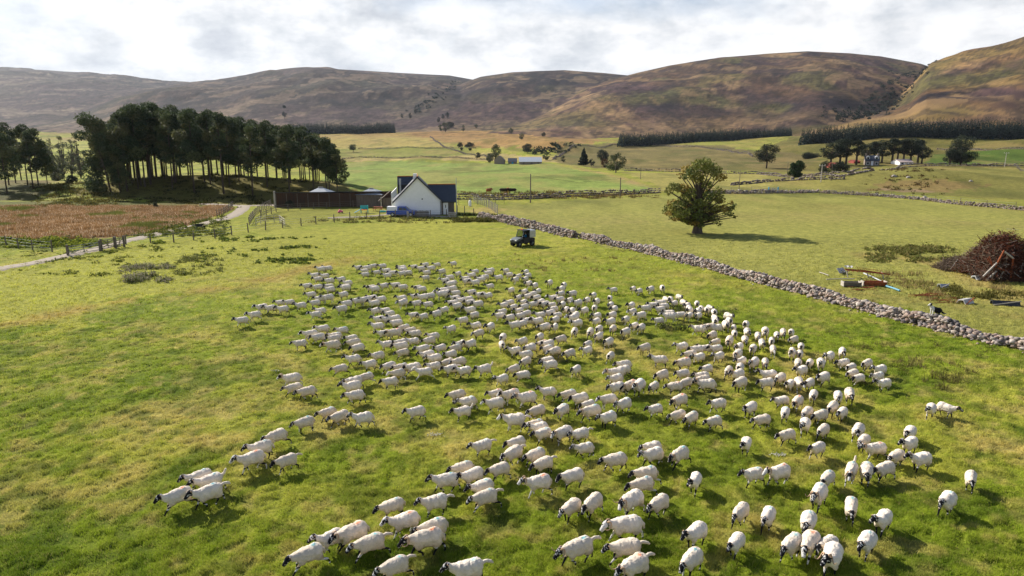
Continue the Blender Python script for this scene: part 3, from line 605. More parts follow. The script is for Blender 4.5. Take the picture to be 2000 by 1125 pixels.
plantation('conifer_plantation', 570, 772, ([570, 772], [1050, 1150]), 5, 5, 17, 'dark conifer plantation behind the central pine wood', 3)
plantation('conifer_plantation', -160, 94, ([-100, 94], [560, 620]), 4, 5, 12, 'blue green conifer plantation behind the left-edge wood', 4)
# scrub in the hill gullies
def scrub(name, pts, n, size, col, label, seed, spread=12, hgt=5):
    r = np.random.default_rng(seed); ps = []; P0 = [hit(*p, 300) for p in pts]
    for _ in range(n):
        f = r.random() * (len(P0) - 1); i = int(f); q = P0[i].lerp(P0[i + 1], f - i); x = q.x + r.normal() * spread; y = q.y + r.normal() * spread; z = float(height(x, y))
        s = r.uniform(.4, 1) * hgt; ps.append(leaves(blob((x, y, z + s * .4), (s * .9, s * .9, s * .6), 26, r), size, np.array([col]) * r.uniform(.7, 1.3), r=r))
    V, F, c = merge(ps); return tag(link(name, mesh_np(name, V, F, c), M['leaf']), label, 'scrub', kind='stuff')
scrub('gully_scrub', [(1788, 140), (1775, 165), (1750, 190), (1715, 208), (1680, 224), (1645, 238)], 210, 1.3, (.026, .034, .024), 'dark scrub filling the gully between the two right hills', 5, 22, 6)
scrub('gully_scrub', [(905, 158), (880, 172), (855, 190), (832, 205), (815, 220)], 70, 1.4, (.03, .045, .04), 'dark scrub in the narrow gully of the middle hill', 6, 12, 6)
scrub('hillside_scrub', [(1040, 300), (1075, 292), (1120, 284)], 50, .8, (.03, .045, .02), 'green broom along the stream below the brown knoll', 7, 8, 3)
# ---------------------------------------------------------------- the flock
WOOL = np.array([.78, .69, .575]); BLK = np.array([.014, .014, .017]); FACE = np.array([.66, .64, .61])
def sheep_mesh(pose, tail='down', face='black', mark=None, wool=WOOL, seed=0, head=0.0, hy=0.0, lo=False):
    """body grown as one skin (fleece, neck, head, four jointed legs); +X is forward"""
    mb = MB(); hz = .77 + head
    def ell(c, rad, rz=0, ry=0):
        Vv, Ff = [], []; nu, nv = 16, 10; Mx = Matrix.Rotation(rz, 3, 'Z') @ Matrix.Rotation(ry, 3, 'Y')
        for j in range(nv + 1):
            th = math.pi * j / nv
            for i in range(nu):
                ph = 2 * math.pi * i / nu; Vv.append(Mx @ Vector((rad[0] * math.cos(th), rad[1] * math.sin(th) * math.cos(ph), rad[2] * math.sin(th) * math.sin(ph))) + Vector(c))
        for j in range(nv):
            for i in range(nu): Ff.append((j * nu + i, j * nu + (i + 1) % nu, (j + 1) * nu + (i + 1) % nu, (j + 1) * nu + i))
        mb.add(Vv, Ff)
    ell((-.01, 0, .60), (.46, .25, .245)); ell((-.20, 0, .625), (.28, .26, .25)); ell((.17, 0, .595), (.27, .235, .235)); ell((-.03, 0, .53), (.34, .245, .20))
    mb.tube([(.18, 0, .60), (.36, hy * .1, .64 + head * .15), (.50, hy * .4, .70 + head * .6), (.60, hy * .75, hz)], [.20, .165, .125, .08], 12)
    hq = 1.32 if lo else 1.2; ell((.645, hy * .85, hz + .005), (.115 * hq, .082 * hq, .088 * hq), hy * .8, .5)
    mb.tube([(.65, hy * .9, hz), (.73, hy * 1.15, hz - .065), (.80, hy * 1.35, hz - .135), (.835, hy * 1.45, hz - .17)], [.078 * hq, .066 * hq, .052 * hq, .042 * hq], 12)
    if tail == 'down': mb.tube([(-.42, 0, .66), (-.505, 0, .56), (-.53, 0, .40)], [.06, .055, .035], 8)
    elif tail == 'up': mb.tube([(-.40, 0, .66), (-.54, .01, .78), (-.60, .02, .92), (-.61, .03, .98)], [.065, .058, .05, .03], 8)
    else: mb.tube([(-.40, 0, .68), (-.56, .01, .74), (-.70, .03, .70), (-.77, .03, .64)], [.065, .058, .05, .03], 8)
    P = {'stand': [(0, 0), (.02, 0), (0, 0), (-.03, 0)], 'walk': [(.16, 0), (-.12, .03), (-.15, 0), (.14, .03)], 'trot': [(-.13, .10), (.20, .0), (.17, .06), (-.20, .0)],
         'run': [(.28, .04), (.10, .12), (-.28, .02), (-.14, .12)], 'step': [(.08, 0), (-.07, .0), (.10, .0), (-.10, .05)]}[pose]
    for i, (sx, sy) in enumerate(((1, 1), (1, -1), (-1, 1), (-1, -1))):
        dx, lift = P[i]
        if sx > 0:
            ell((.24, sy * .12, .47), (.13, .09, .16)); mb.tube([(.25, sy * .125, .44), (.26 + dx * .45 + lift * .4, sy * .12, .27), (.26 + dx * .9, sy * .115, .10 + lift), (.26 + dx, sy * .115, .05 + lift * .9), (.29 + dx, sy * .115, .02 + lift * .85)], [.07, .042, .030, .032, .034], 8)
        else:
            ell((-.28, sy * .13, .48), (.15, .10, .18), 0, .2); mb.tube([(-.28, sy * .13, .46), (-.27 + dx * .3, sy * .125, .34), (-.39 + dx * .7, sy * .12, .235 + lift * .4), (-.36 + dx, sy * .115, .09 + lift), (-.36 + dx, sy * .115, .05 + lift), (-.33 + dx, sy * .115, .02 + lift)], [.10, .062, .036, .028, .03, .033], 8)
    me = bpy.data.meshes.new('sk'); me.from_pydata([tuple(p) for p in mb.v], [], mb.f); bm = bmesh.new(); bm.from_mesh(me); bmesh.ops.remove_doubles(bm, verts=bm.verts, dist=1e-5); bmesh.ops.recalc_face_normals(bm, faces=bm.faces); bm.to_mesh(me); bm.free()
    o = bpy.data.objects.new('sk', me); C.objects.link(o)
    rm = o.modifiers.new('r', 'REMESH'); rm.mode = 'VOXEL'; rm.voxel_size = .019 if not lo else .028
    sm = o.modifiers.new('s', 'SMOOTH'); sm.factor = .5; sm.iterations = 3 if not lo else 1
    if not lo: dm = o.modifiers.new('d', 'DECIMATE'); dm.ratio = .55
    dg = bpy.context.evaluated_depsgraph_get(); ev = o.evaluated_get(dg); m2 = bpy.data.meshes.new_from_object(ev); bpy.data.objects.remove(o)
    n = len(m2.vertices); co = np.empty(n * 3, np.float32); m2.vertices.foreach_get('co', co); co = co.reshape(-1, 3); x, y, z = co.T
    body = (z > .34) & (x < .56)
    # fleece fills the trunk: rounder sides, shaggy surface
    lump = (fbm(x * 24 + seed, (y * 1.7 + z * 2) * 16, 3, 5) - .5) * .05 + (fbm(x * 7 + seed, (y + z) * 6, 2, 15) - .5) * .05; nrm = co - np.array([0, 0, .58]); nrm[:, 0] *= .4; nrm /= np.linalg.norm(nrm, axis=1)[:, None] + 1e-6
    co = co + np.where(body[:, None], nrm * lump[:, None], 0)
    # ears
    hx, hyy, hzz = .645, hy * .8, hz
    c = np.tile(wool, (n, 1)) * (.78 + .34 * fbm(x * 9 + seed, z * 9 + y * 5, 3, 3))[:, None]
    c = c * (1 - np.array([[.22, .27, .36]]) * (sst(.56, .36, z) * ((x > -.6) & (x < .5)) + .5 * (sst(-.3, -.46, x) * (z < .75)))[:, None])      # occlusion shade painted into belly and hind wool, with a brownish tint
    mott0 = vnoise(y * 40, z * 40, 4)
    isface = (x > (.55 if lo else .58) + .03 * (mott0 - .5)) & (z > .3)
    mott = fbm(x * 26 + seed * 3, y * 26 + z * 31, 2, seed)
    fc = np.where((mott > .70)[:, None], FACE, BLK) if face == 'black' else (np.where((mott * .5 + vnoise(x * 14, y * 12 + seed, 8) * .5 + (x - .72) * 1.2 > .56)[:, None], FACE, BLK) if face == 'mottled' else np.tile(np.array([.74, .69, .62]), (n, 1)))
    if face == 'mottled': fc = np.where(((x > .78) & (mott > .3))[:, None], FACE * .9, fc)
    c = np.where(isface[:, None], fc, c)
    leg = (z < .335) & (x < .6)
    lc = np.where((vnoise(z * 19 + seed * 5, np.sign(x) * 3 + np.sign(y) * 5 + y * 6, 9) > (.70 if face == 'black' else .42))[:, None], FACE * .9, BLK) if face != 'white' else np.tile(FACE, (n, 1))
    c = np.where(leg[:, None], lc, c)
    if mark is not None:
        mc = {'b': (.08, .42, .50), 'o': (.80, .19, .06)}[mark]; q_ = [.95, .75, 1, .9][seed % 4]; w = np.clip(np.exp(-((x + .20 - .03 * (seed % 3)) / .075) ** 2 - ((y - .02) / .065) ** 2) * (z > .7) * (.5 + fbm(x * 40, y * 40, 2, seed)), 0, 1); c = c * (1 - w[:, None] * q_) + np.array(mc) * w[:, None] * q_
    m2.vertices.foreach_set('co', co.astype(np.float32).ravel())
    a = m2.color_attributes.new('Col', 'FLOAT_COLOR', 'POINT'); cc = np.ones((n, 4), np.float32); cc[:, :3] = c; a.data.foreach_set('color', cc.ravel())
    bm = bmesh.new(); bm.from_mesh(m2); cl_ = bm.verts.layers.float_color['Col']
    for sgn in (1, -1):                                       # ears: thin folded leaves joined at the skull
        b0 = Vector((.63, hy * .75 + sgn * .055, hz + .025)); tip = b0 + Vector((-.03, sgn * .115, -.005)); vs = [bm.verts.new(q) for q in (b0 + Vector((.02, 0, 0)), b0 + Vector((.01, sgn * .06, .022)), tip, b0 + Vector((-.03, sgn * .05, -.01)), b0 + Vector((-.02, 0, 0)), b0 + Vector((0, sgn * .05, -.03)))]
        for v in vs: v[cl_] = tuple((BLK if face != 'white' else FACE) * 1.3) + (1,)
        for f in ((0, 1, 5), (1, 2, 5), (2, 3, 5), (3, 4, 5), (0, 1, 4), (1, 3, 4), (1, 2, 3)): bm.faces.new([vs[i] for i in f])
    bm.to_mesh(m2); bm.free(); m2.materials.clear(); m2.materials.append(M['sheep']); m2.polygons.foreach_set('use_smooth', [True] * len(m2.polygons)); m2.name = 'sheep'
    return m2, (.645, hy * .8, hz)
def horn_mesh(sgn, size, hp):
    pts = []; rs = []; n = 9 if size > 1 else 6
    for i in range(n):
        f = i / (n - 1); a = f * (4.6 if size > 1 else 2.1); q = .075 * size * (1 - .15 * f)
        pts.append(Vector((hp[0] - .0 - q * math.sin(a) * .9, hp[1] + sgn * (.045 + f * .12 * size), hp[2] + .055 - q * (1 - math.cos(a)) + q * .9 * math.sin(min(a, 1.2)) )))
        rs.append(.026 * (size ** .4) * (1 - .75 * f))
    mb = MB(); mb.tube(pts, rs, 6); o = mb.build('horn', M['horn'], smooth=True); me = o.data; bpy.data.objects.remove(o); return me
VAR = {}
def variant(pose, tail, face, mark, horns, hi, lo=False):
    k = (pose, tail, face, mark, horns, hi, lo)
    if k not in VAR:
        hd, hy = [(0, 0), (-.10, .06), (.06, -.12), (-.03, .16)][hi]
        w = WOOL * [1, .93, 1.06, .97][hi] * (np.array([1, .97, .93]) if hi == 1 else 1)
        me, hp = sheep_mesh(pose, tail, face, mark, w, len(VAR) * 3 + 1, hd, hy, lo)
        VAR[k] = (me, [horn_mesh(s, 1.9 if horns else .8, hp) for s in (1, -1)])
    return VAR[k]
s7 = 1994 / 280.
T = [ # tile origin x, y, scale, "x,y,heading[flags]" : flags b/o mark, h big horns, m mottled face, w white, t tail out, u tail up
 (430, 500, s7, "1405,170,180 1500,160,185 1320,260,180 1460,260,185 1360,305,190 1520,335,195 1685,310,205t 1775,360,190 1215,405,190 1355,420,190 1520,400,185 1530,450,190 1750,400,185 1745,430,190 1265,520,195 1715,520,205 1385,575,190 1500,570,185m 1320,635,195 1760,650,190 1690,720,195 840,625,185 965,620,185 1125,670,185 580,700,185m 700,705,190 875,720,180 480,805,180om 305,880,180o 1400,740,185 1330,795,180m 1430,1000,185m 1700,1010,185b"),
 (520, 640, s7, "620,85,190m 730,120,195 475,195,180 960,95,190b 950,135,190 925,235,180hm 1190,120,200 1220,190,195 1275,260,200 1215,420,190 1555,370,200 1440,485,195 1030,540,200 1390,660,200b 1220,725,195 1200,810,190 1240,930,190 1730,725,185 1830,610,190wb 1710,515,205 1880,530,195b 360,700,185mh 385,810,185 570,870,195 1680,215,190 1880,245,195 1900,320,200 1640,60,190 1790,60,180ho 1870,190,190"),
 (670, 500, s7, "220,150,185 330,155,185 300,190,185 310,240,190 425,125,190 550,125,190 470,210,195 605,195,190 615,255,190 700,225,190 825,150,185 830,180,185 820,225,190 905,215,190 990,135,195 1090,165,190 1145,110,205 1225,160,195 1310,105,205 1535,90,210 1165,215,200 1150,285,195 1375,205,215 1600,230,210 1840,200,210 1790,255,190 1710,295,190 1730,340,195 1840,355,200 1920,310,195 1490,280,190 1425,325,190m 1530,350,190 1500,380,190 1520,440,195 1570,500,190o 1375,520,185m 1430,495,190 1400,465,190 1790,490,205 1920,530,195 575,400,205 735,395,190 835,420,190t 440,445,195 390,430,190 1095,445,195o 1040,420,190 1005,540,190 1115,560,195 1210,540,200 820,570,200 830,640,215m 1025,640,200 1185,655,200 205,610,200 320,600,195m 410,565,190 440,640,195 530,585,200 455,750,210 590,740,195 650,785,200 1565,575,195 1645,600,195 1750,575,195 1530,640,195 1590,680,205 1770,625,195 1880,655,200 1410,725,215 1300,790,215 1120,815,205b 985,800,195 1770,735,200 1825,800,205 1670,870,195 505,865,195 620,860,195 720,855,195 745,920,190 485,960,185 855,975,195b 1505,985,210 1850,945,200"),
 (940, 500, s7, "130,190,200t 100,225,190 50,280,195 345,190,215 390,250,210 245,285,195 475,320,225 520,265,220 620,210,225 650,260,220 615,300,220 660,375,220 745,400,225 790,470,225 125,400,200 95,530,205 415,455,220 950,360,225 1150,400,240 600,480,220 520,560,225 720,510,210 650,545,205 770,570,215 590,625,215 400,625,210 315,665,215 450,695,215 600,685,215 725,650,205 830,630,220 530,740,210 290,755,205b 265,815,200 400,840,215 540,810,205 630,780,210 570,915,210 470,945,205 665,890,200 790,890,210 125,970,225 885,975,215 1025,975,230 825,800,200 890,655,215 985,660,215 1010,720,215 960,780,210m 1060,800,205 1030,870,225 1115,450,225 1110,510,220 1270,510,210 1010,570,205m 1095,590,215 1230,595,225 1130,655,230 1345,635,215m 1470,600,225 1560,530,230 1840,450,205 1790,575,240 1605,620,235 1575,710,245 1180,735,235 1260,755,230 1435,745,225 1800,665,235 1850,725,230 1820,810,220 1610,820,225 1310,810,220 1280,855,215m 1335,920,210mu 1600,890,225 1800,900,220 1830,995,230 1635,1000,225"),
 (1200, 540, s7, "260,155,230 345,185,220 505,165,225 670,150,250 905,270,300 720,305,300 780,315,260 835,350,225 235,390,225 250,475,220m 160,580,230 370,530,215m 280,665,220 375,690,225 440,430,205h 550,385,195 645,350,190 690,400,200 640,435,200 770,490,190 770,545,190m 920,520,195 620,590,205 965,350,300 1015,390,235 1035,425,240 1045,465,240 1045,525,230 1150,360,260 1205,440,260 1170,525,230 1160,480,240 1330,420,310 1290,455,255 1390,490,265 1400,560,300 1405,615,255 1590,540,310 1600,615,290 1830,660,265 1180,720,180 1420,700,200h 1330,695,200h 1550,670,260h 1660,695,255"),
 (800, 640, s7, "14,13,190 80,55,190 50,165,195 335,90,205 275,160,205 190,275,205t 430,260,210 250,365,200 350,405,205 340,510,195 710,215,215 640,255,205b 575,345,210 850,210,215 530,455,210 690,455,200 575,555,205t 760,570,200 55,540,195 205,590,180w 960,55,210 1295,120,240 1285,225,270 1570,170,215b 1470,300,205 1675,270,215 1620,355,205b 1615,445,215 1810,110,225 1855,190,205o 1930,215,210 1920,270,215b 1920,435,205 1960,500,205 1040,560,205u 1290,680,215 1450,545,210 1580,630,200 665,910,190b 810,1000,195b 1200,890,200o 1410,920,205om 1630,975,200oh 1930,870,195 1190,1040,195m"),
 (1070, 640, s7, "370,40,235 590,50,240 710,110,225t 1080,45,225 185,135,210 850,190,230 555,205,225 550,290,215 95,310,215 305,335,210 870,370,230 1350,260,215 1870,245,215 395,560,225 1560,430,195 1060,500,195 1050,560,200 950,620,190mh 950,690,205b 960,820,205 1150,790,220oh 1270,800,230bh 1475,785,225b 1590,650,220 1890,480,210oh 1880,620,205 1770,790,205o 1920,740,215 290,900,205b 450,975,205 845,985,195m 1060,1050,215b 560,1050,205 1830,1000,215oh"),
 (1340, 640, s7, "365,95,225h 410,180,215 600,190,235h 675,65,255 850,50,255 820,150,260 740,260,240h 930,280,240h 1000,105,250 1100,60,260h 1055,200,255 1190,175,245 1260,85,255 1350,55,250 1465,55,255 1500,140,225 1600,240,245 1210,290,255m 1475,350,280h 1580,345,280 1560,470,240 1610,580,225 1720,470,240 1875,485,245 150,290,205 60,350,210 185,390,215 270,265,205 420,270,210b 460,380,220 715,370,235h 770,450,225 945,490,230h 1100,480,245h 750,535,235 590,585,235 725,640,225h 755,755,220 290,555,220b 225,645,205 240,700,200 290,780,200h 1155,640,205 1120,750,210 1310,680,225 1450,760,235 1570,750,255m 1715,750,235 1910,680,225 1770,920,235 1330,985,215 1550,1010,235ho 450,1040,215 905,1080,225"),
 (1600, 660, 2000 / 360., "115,190,235 250,145,245 265,255,220b 345,295,225 365,365,220 430,415,220 520,265,230 665,330,225 640,400,220b 710,475,220 205,630,265b 330,600,260"),
 (280, 770, 5., "340,1000,192o 640,965,195tb 650,840,195ub 550,800,190b 1060,630,190mo 1150,520,195b 1400,635,195t 1300,405,205 1575,260,200b 1800,155,200b 1920,205,200"),
 (680, 770, 5., "150,225,190 665,160,195 1170,60,200b 1120,150,195u 1845,145,205 1630,255,190tm 1830,275,200b 1870,310,200 1905,365,205b 1310,485,205tb 1640,460,205 1610,575,210t 1830,585,205b 1905,665,210t 1120,710,200b 1215,780,210 1480,720,200 960,835,195tb 1310,890,210b 1860,860,195ohm 1340,1000,200bt 850,1050,195bt 430,1070,200b"),
 (1060, 770, 5., "190,145,220b 475,165,210hb 640,220,210b 1100,125,215b 1320,190,210 1450,215,220b 1675,245,215b 200,370,215hm 370,365,210t 410,505,205b 710,635,205b 1065,500,205 1080,585,210b 1340,590,220bh 1010,765,200b 970,880,205b 290,790,205 1490,830,240 870,1045,220hm 1135,1060,225 280,1090,215 490,1065,220"),
 (1440, 770, 4., "100,95,225 195,185,215 375,135,240b 545,135,235 650,155,225b 745,95,235 820,130,235 530,230,240 670,270,235 390,305,215 70,370,240 630,410,225 945,275,235 990,350,230 1080,420,215oh 1350,285,240 1350,380,230 1245,470,230 1440,500,215 1515,100,245 1630,95,340 130,615,215b 330,610,220ohm 705,645,235b 890,600,240bhmu 1010,595,255b 1155,575,225 1825,645,255 1640,830,240b 635,790,240bh 890,880,262b 1140,970,235 240,950,240b 555,985,240b 25,915,235"),
 (540, 925, 5.625, "350,880,195b 600,700,205 840,650,200oh 1030,760,190bt 1410,520,195om 1720,590,200b 1650,740,195oh 1300,1010,200bt"),
 (880, 925, 5.625, "190,1050,195bt 1400,830,205bth"),
 (1200, 925, 5.625, "130,590,200hm 130,810,200t 220,1010,215oht 895,640,220 850,930,230b 1340,730,235"),
 (1540, 925, 5.625, "40,770,225b 230,760,235om 430,760,225 480,920,240h 860,740,240b"),
]
flock = []
for ox, oy, sc, txt in T:
    for w in txt.split():
        x, y, h = w.split(','); h2 = ''.join(q for q in h if q.isdigit()); fl = h[len(h2):]
        flock.append((ox + float(x) / sc, oy + float(y) / sc, float(h2), fl))
flock.sort(key=lambda q: -q[1])
random.seed(3)
def body_hit(X, Y):                        # ground point below a trunk centre seen at a pixel
    u, b, c = ray(X, Y); y = (CAMZ - .55) / -c * b
    for _ in range(3): x = u * y / b; y = (CAMZ - .55 - float(height(x, y))) / -c * b
    x = u * y / b; return Vector((x, y, float(height(x, y))))
WALK = ['walk', 'trot', 'step', 'stand', 'run']
small = []
def heading_words(h):
    if h < 193: return 'walking left'
    if h < 213: return 'trotting left'
    if h < 236: return 'angled left'
    if h < 281: return 'head on'
    return 'turned right'
for n, (X, Y, h, fl) in enumerate(flock):
    p = body_hit(X, Y); az = math.degrees(math.atan2(p.x, p.y)); h0 = h; h = min(h + max(0, min(h - 196, 50)) * .5, 274) if h <= 281 else h; wh = R(h - az + random.uniform(-7, 7)); big = n < 300
    pose = random.choices(WALK, [4, 3, 3, 1, 3 if (h < 215 and X < 1300) else .3])[0]
    if not big: pose = 'walk' if random.random() < .5 else 'step'
    tail = 'up' if 'u' in fl else 'out' if 't' in fl else 'down'; face = 'white' if 'w' in fl else 'mottled' if 'm' in fl else 'black'
    mark = 'b' if 'b' in fl else 'o' if 'o' in fl else None; hi = random.randrange(4) if big else random.choice([0, 2])
    if big and not (tail == 'down' and mark is None): hi = hi % 2
    big_h = 'h' in fl
    sc = float(np.interp(Y, [520, 700, 850, 1000], [.80, .83, .87, .93])) * random.uniform(.92, 1.08) * (1.12 if big_h else 1.08 if face == 'mottled' else 1.0)
    if not big: small.append((variant(pose, 'down', 'black' if face == 'black' else face, None, False, hi, True), p, wh, sc)); continue
    me, hm = variant(pose, tail, face, mark, big_h, hi)
    o = bpy.data.objects.new('sheep', me); C.objects.link(o); o.location = p; o.rotation_euler = (0, 0, wh); o.scale = (sc, sc * random.uniform(.84, 1.02), sc * random.uniform(.95, 1.05))
    for q in hm: ho = bpy.data.objects.new('horn', q); C.objects.link(ho); ho.parent = o
    d = ['sheep', 'horned sheep'][big_h]; d = {'white': 'white faced ', 'mottled': 'pale muzzled ', 'black': ''}[face] + d
    ex = ({'b': ' with blue rump mark', 'o': ' with orange rump mark'}.get(mark, '')) + (' and raised tail' if tail != 'down' and mark else ' with raised tail' if tail != 'down' else '')
    nf = lambda v: ('%.1f' % v).replace('.0', '')
    lb = f"{d}{ex}, {heading_words(h0)}, at {nf(X / 20)}% across, {nf(Y / 11.25)}% down"
    if len(lb.replace('.', ' ').replace('%', '').split()) > 16: lb = f"{d}{ex}, at {nf(X / 20)}% across, {nf(Y / 11.25)}% down"
    if len(lb.replace('.', ' ').replace('%', '').split()) > 16: lb = lb.replace(' and raised tail', '')
    tag(o, lb, 'sheep', 'sheep of the driven flock')
if small:                                    # the farther rest of the flock
    ps = []
    for (me, hm), p, wh, sc in small:
        n = len(me.vertices); co = np.empty(n * 3, np.float32); me.vertices.foreach_get('co', co); co = co.reshape(-1, 3)
        cc = np.empty(n * 4, np.float32); me.color_attributes['Col'].data.foreach_get('color', cc); cc = cc.reshape(-1, 4)[:, :3]
        tri = []; 
        for f in me.polygons:
            v = f.vertices; tri.append((v[0], v[1], v[2]) if len(v) == 3 else (v[0], v[1], v[2])); 
            if len(v) == 4: tri.append((v[0], v[2], v[3]))
        ca, sa = math.cos(wh), math.sin(wh); q = co * sc; V = np.stack([q[:, 0] * ca - q[:, 1] * sa + p.x, q[:, 0] * sa + q[:, 1] * ca + p.y, q[:, 2] + p.z], 1)
        ps.append((V, np.array(tri), cc))
    V, F, c = merge(ps); tag(link('distant_sheep', mesh_np('distant_sheep', V, F, c), M['sheep'], smooth=True), 'farther half of the flock, cream sheep massed below the utility vehicle', 'sheep', kind='stuff')
print('SHEEP', len(flock), 'variants', len(VAR))
# ---------------------------------------------------------------- dry stone walls
def rock_set(seed, n=10, sub=1):
    out = []; r = np.random.default_rng(seed)
    for _ in range(n):
        bm = bmesh.new(); bmesh.ops.create_icosphere(bm, subdivisions=sub, radius=1); V = np.array([v.co[:] for v in bm.verts]); F = np.array([[v.index for v in f.verts] for f in bm.faces]); bm.free()
        V = V * (1 + .22 * r.normal(size=(len(V), 1))) * np.array([1, .8, .62]); out.append((V, F))
    return out
ROCKS = rock_set(1, 12, 1); ROCKS2 = rock_set(2, 10, 2)
SC = np.array([[.40, .32, .26], [.44, .37, .31], [.29, .25, .23], [.42, .31, .25], [.20, .175, .17], [.50, .44, .38], [.33, .24, .19]]) * .82
def stones(P, size, r, big=False):
    ps = []; K = ROCKS2 if big else ROCKS
    for p, s in zip(P, size):
        V, F = K[r.integers(len(K))]; a = r.random() * 6.28; ca, sa = math.cos(a), math.sin(a); V = V * s * np.array([1, 1, r.uniform(.8, 1.1)]); t = r.uniform(-.5, .5); V = np.stack([V[:, 0], V[:, 1] * math.cos(t) - V[:, 2] * math.sin(t), V[:, 1] * math.sin(t) + V[:, 2] * math.cos(t)], 1)
        V = np.stack([V[:, 0] * ca - V[:, 1] * sa, V[:, 0] * sa + V[:, 1] * ca, V[:, 2]], 1) + p; ps.append((V, F, np.tile(SC[r.integers(len(SC))] * r.uniform(.75, 1.15), (len(V), 1))))
    return ps
def along(P, step):
    P = np.array(P)[:, :2]; L = np.r_[0, np.cumsum(np.hypot(*np.diff(P, axis=0).T))]; s = np.arange(0, L[-1], step)
    x = np.interp(s, L, P[:, 0]); y = np.interp(s, L, P[:, 1]); tx = np.interp(s + .5, L, P[:, 0]) - np.interp(s - .5, L, P[:, 0]); ty = np.interp(s + .5, L, P[:, 1]) - np.interp(s - .5, L, P[:, 1]); l = np.hypot(tx, ty) + 1e-6
    return x, y, -ty / l, tx / l
def drywall(name, pts, h, w, s0, label, seed, rows=4, world=False, tumble=.2, big=False, group=None, tint=1.0):
    r = np.random.default_rng(seed); P = pts if world else [hit(*p, 30) for p in pts]; C_, Sz = [], []
    x, y, nx, ny = along([(q[0], q[1]) for q in P], s0 * 1.25)
    for k in range(len(x)):
        hh = h * (.5 + .9 * float(fbm(x[k] / 3.1, y[k] / 3.1, 2, seed)))
        for j in range(rows):
            f = j / max(1, rows - 1); ww = w * (1 - .55 * f)
            for e in ((-.5, .5) if j < rows - 1 else (0,)):
                if r.random() < .06: continue
                o = e * ww + r.normal() * .05; X = x[k] + nx[k] * o + r.normal() * s0 * .25; Y = y[k] + ny[k] * o + r.normal() * s0 * .25
                C_.append((X, Y, float(0) + f * (hh - s0 * .4) + s0 * .3)); Sz.append(s0 * r.uniform(.42, 1.12) * (1.1 if j == rows - 1 else 1))
        if r.random() < tumble: o = r.choice([-1, 1]) * w * r.uniform(.7, 1.5); C_.append((x[k] + nx[k] * o, y[k] + ny[k] * o, s0 * .1)); Sz.append(s0 * r.uniform(.3, .7))
    C_ = np.array(C_); C_[:, 2] += height(C_[:, 0], C_[:, 1]); V, F, c = merge(stones(C_, Sz, r, big)); c = c * tint
    return tag(link(name, mesh_np(name, V, F, c), M['stone']), label, 'wall', group)
drywall('stone_wall', [(1138, 464), (1190, 478), (1240, 487), (1300, 503), (1360, 518), (1430, 536), (1500, 556), (1570, 573), (1640, 592), (1700, 608), (1780, 629), (1860, 650), (1930, 667), (2000, 682), (2200, 735)], .82, .85, .225, 'long tumbled dry stone wall running down to the right edge', 1, 7, tumble=.5, big=True)
drywall('stone_wall', [(938, 424), (970, 430), (1010, 440), (1060, 449), (1095, 458), (1122, 464)], .95, .95, .225, 'shorter dry stone wall section behind the utility vehicle', 2, 6, tumble=.4, big=True)
drywall('field_wall', [(1605, 377), (1660, 380), (1730, 384), (1800, 390), (1860, 398), (1930, 404), (2000, 411), (2120, 422)], .6, .8, .28, 'low ruined stone wall below the grassy bank at right', 3, 3, tumble=.4, tint=.8)
drywall('field_wall', [(1380, 378), (1440, 378), (1500, 377), (1600, 376)], .8, .8, .36, 'low stone wall left and right of the blue gate', 4, 3)
drywall('field_wall', [(888, 389), (960, 390), (1040, 388), (1110, 384), (1170, 381), (1230, 379), (1290, 376)], 1.0, .8, .34, 'dark stone wall along the near edge of the bright green field', 5, 3, tint=.6)
FW = [([(1640, 345), (1690, 336), (1760, 327), (1840, 324), (2060, 323)], 1.6, 'curved stone wall below the stone farmhouse'), ([(1370, 338), (1480, 340), (1640, 345)], 1.2, 'stone wall under the oak and the round tree'), ([(1220, 334), (1370, 335)], 1.6, 'dark stone wall right of the mid valley trees'),
      ([(668, 310), (760, 309), (900, 309), (960, 312)], 1.3, 'lower thin field wall beyond the bright green field'), ([(700, 291), (760, 291), (800, 288), (880, 289), (930, 290)], 1.5, 'upper thin field wall in the tan pasture'), ([(840, 267), (855, 278), (870, 289), (905, 300), (960, 310)], 1.5, 'diagonal field wall descending towards the small stone barn'),
      ([(1080, 312), (1100, 300), (1120, 285), (1220, 283), (1300, 285), (1400, 292), (1470, 306)], 1.6, 'field wall round the hill pasture above the mid valley trees'), ([(1430, 362), (1500, 355), (1560, 352), (1650, 350)], .9, 'thin wall behind the lone sycamore across the pale field'), ([(1830, 292), (1920, 294), (2060, 298)], 1.3, 'wall above the dark green field at the far right')]
for q, (pts, h, lab) in enumerate(FW): drywall('field_wall', pts, h * .75, .8, .48, lab, 20 + q, 2, tumble=.05, tint=.55)

# ---------------------------------------------------------------- fences, gates, poles
def fence(name, pts, step, hgt, label, r=.06, wires=3, seed=0, group=None, pm='wood', rail=False):
    P = [hit(*p, 30) for p in pts]; x, y, nx, ny = along([(q.x, q.y) for q in P], step); random.seed(seed)
    e = empty(name, (x[0], y[0], float(height(x[0], y[0]))), label=label, cat='fence', group=group); L = e.location; tops = []
    for k in range(min(len(x), 95)):
        b = Vector((x[k] - L.x, y[k] - L.y, float(height(x[k], y[k])) - L.z)); hh = hgt * random.uniform(.9, 1.12); t = b + Vector((random.uniform(-.05, .05), random.uniform(-.05, .05), hh)); MB().tube([b - Vector((0, 0, .2)), t], [r, r * .92], 6).build('post', M[pm], e); tops.append((b, hh))
    for wv in range(wires):
        f = .92 - wv * .28; MB().tube([b + Vector((0, 0, hgt * f)) for b, hh in tops], (.045 if rail else .012), 4).build('rail' if rail else 'wire', M[pm if rail else 'metal'], e)
    return e
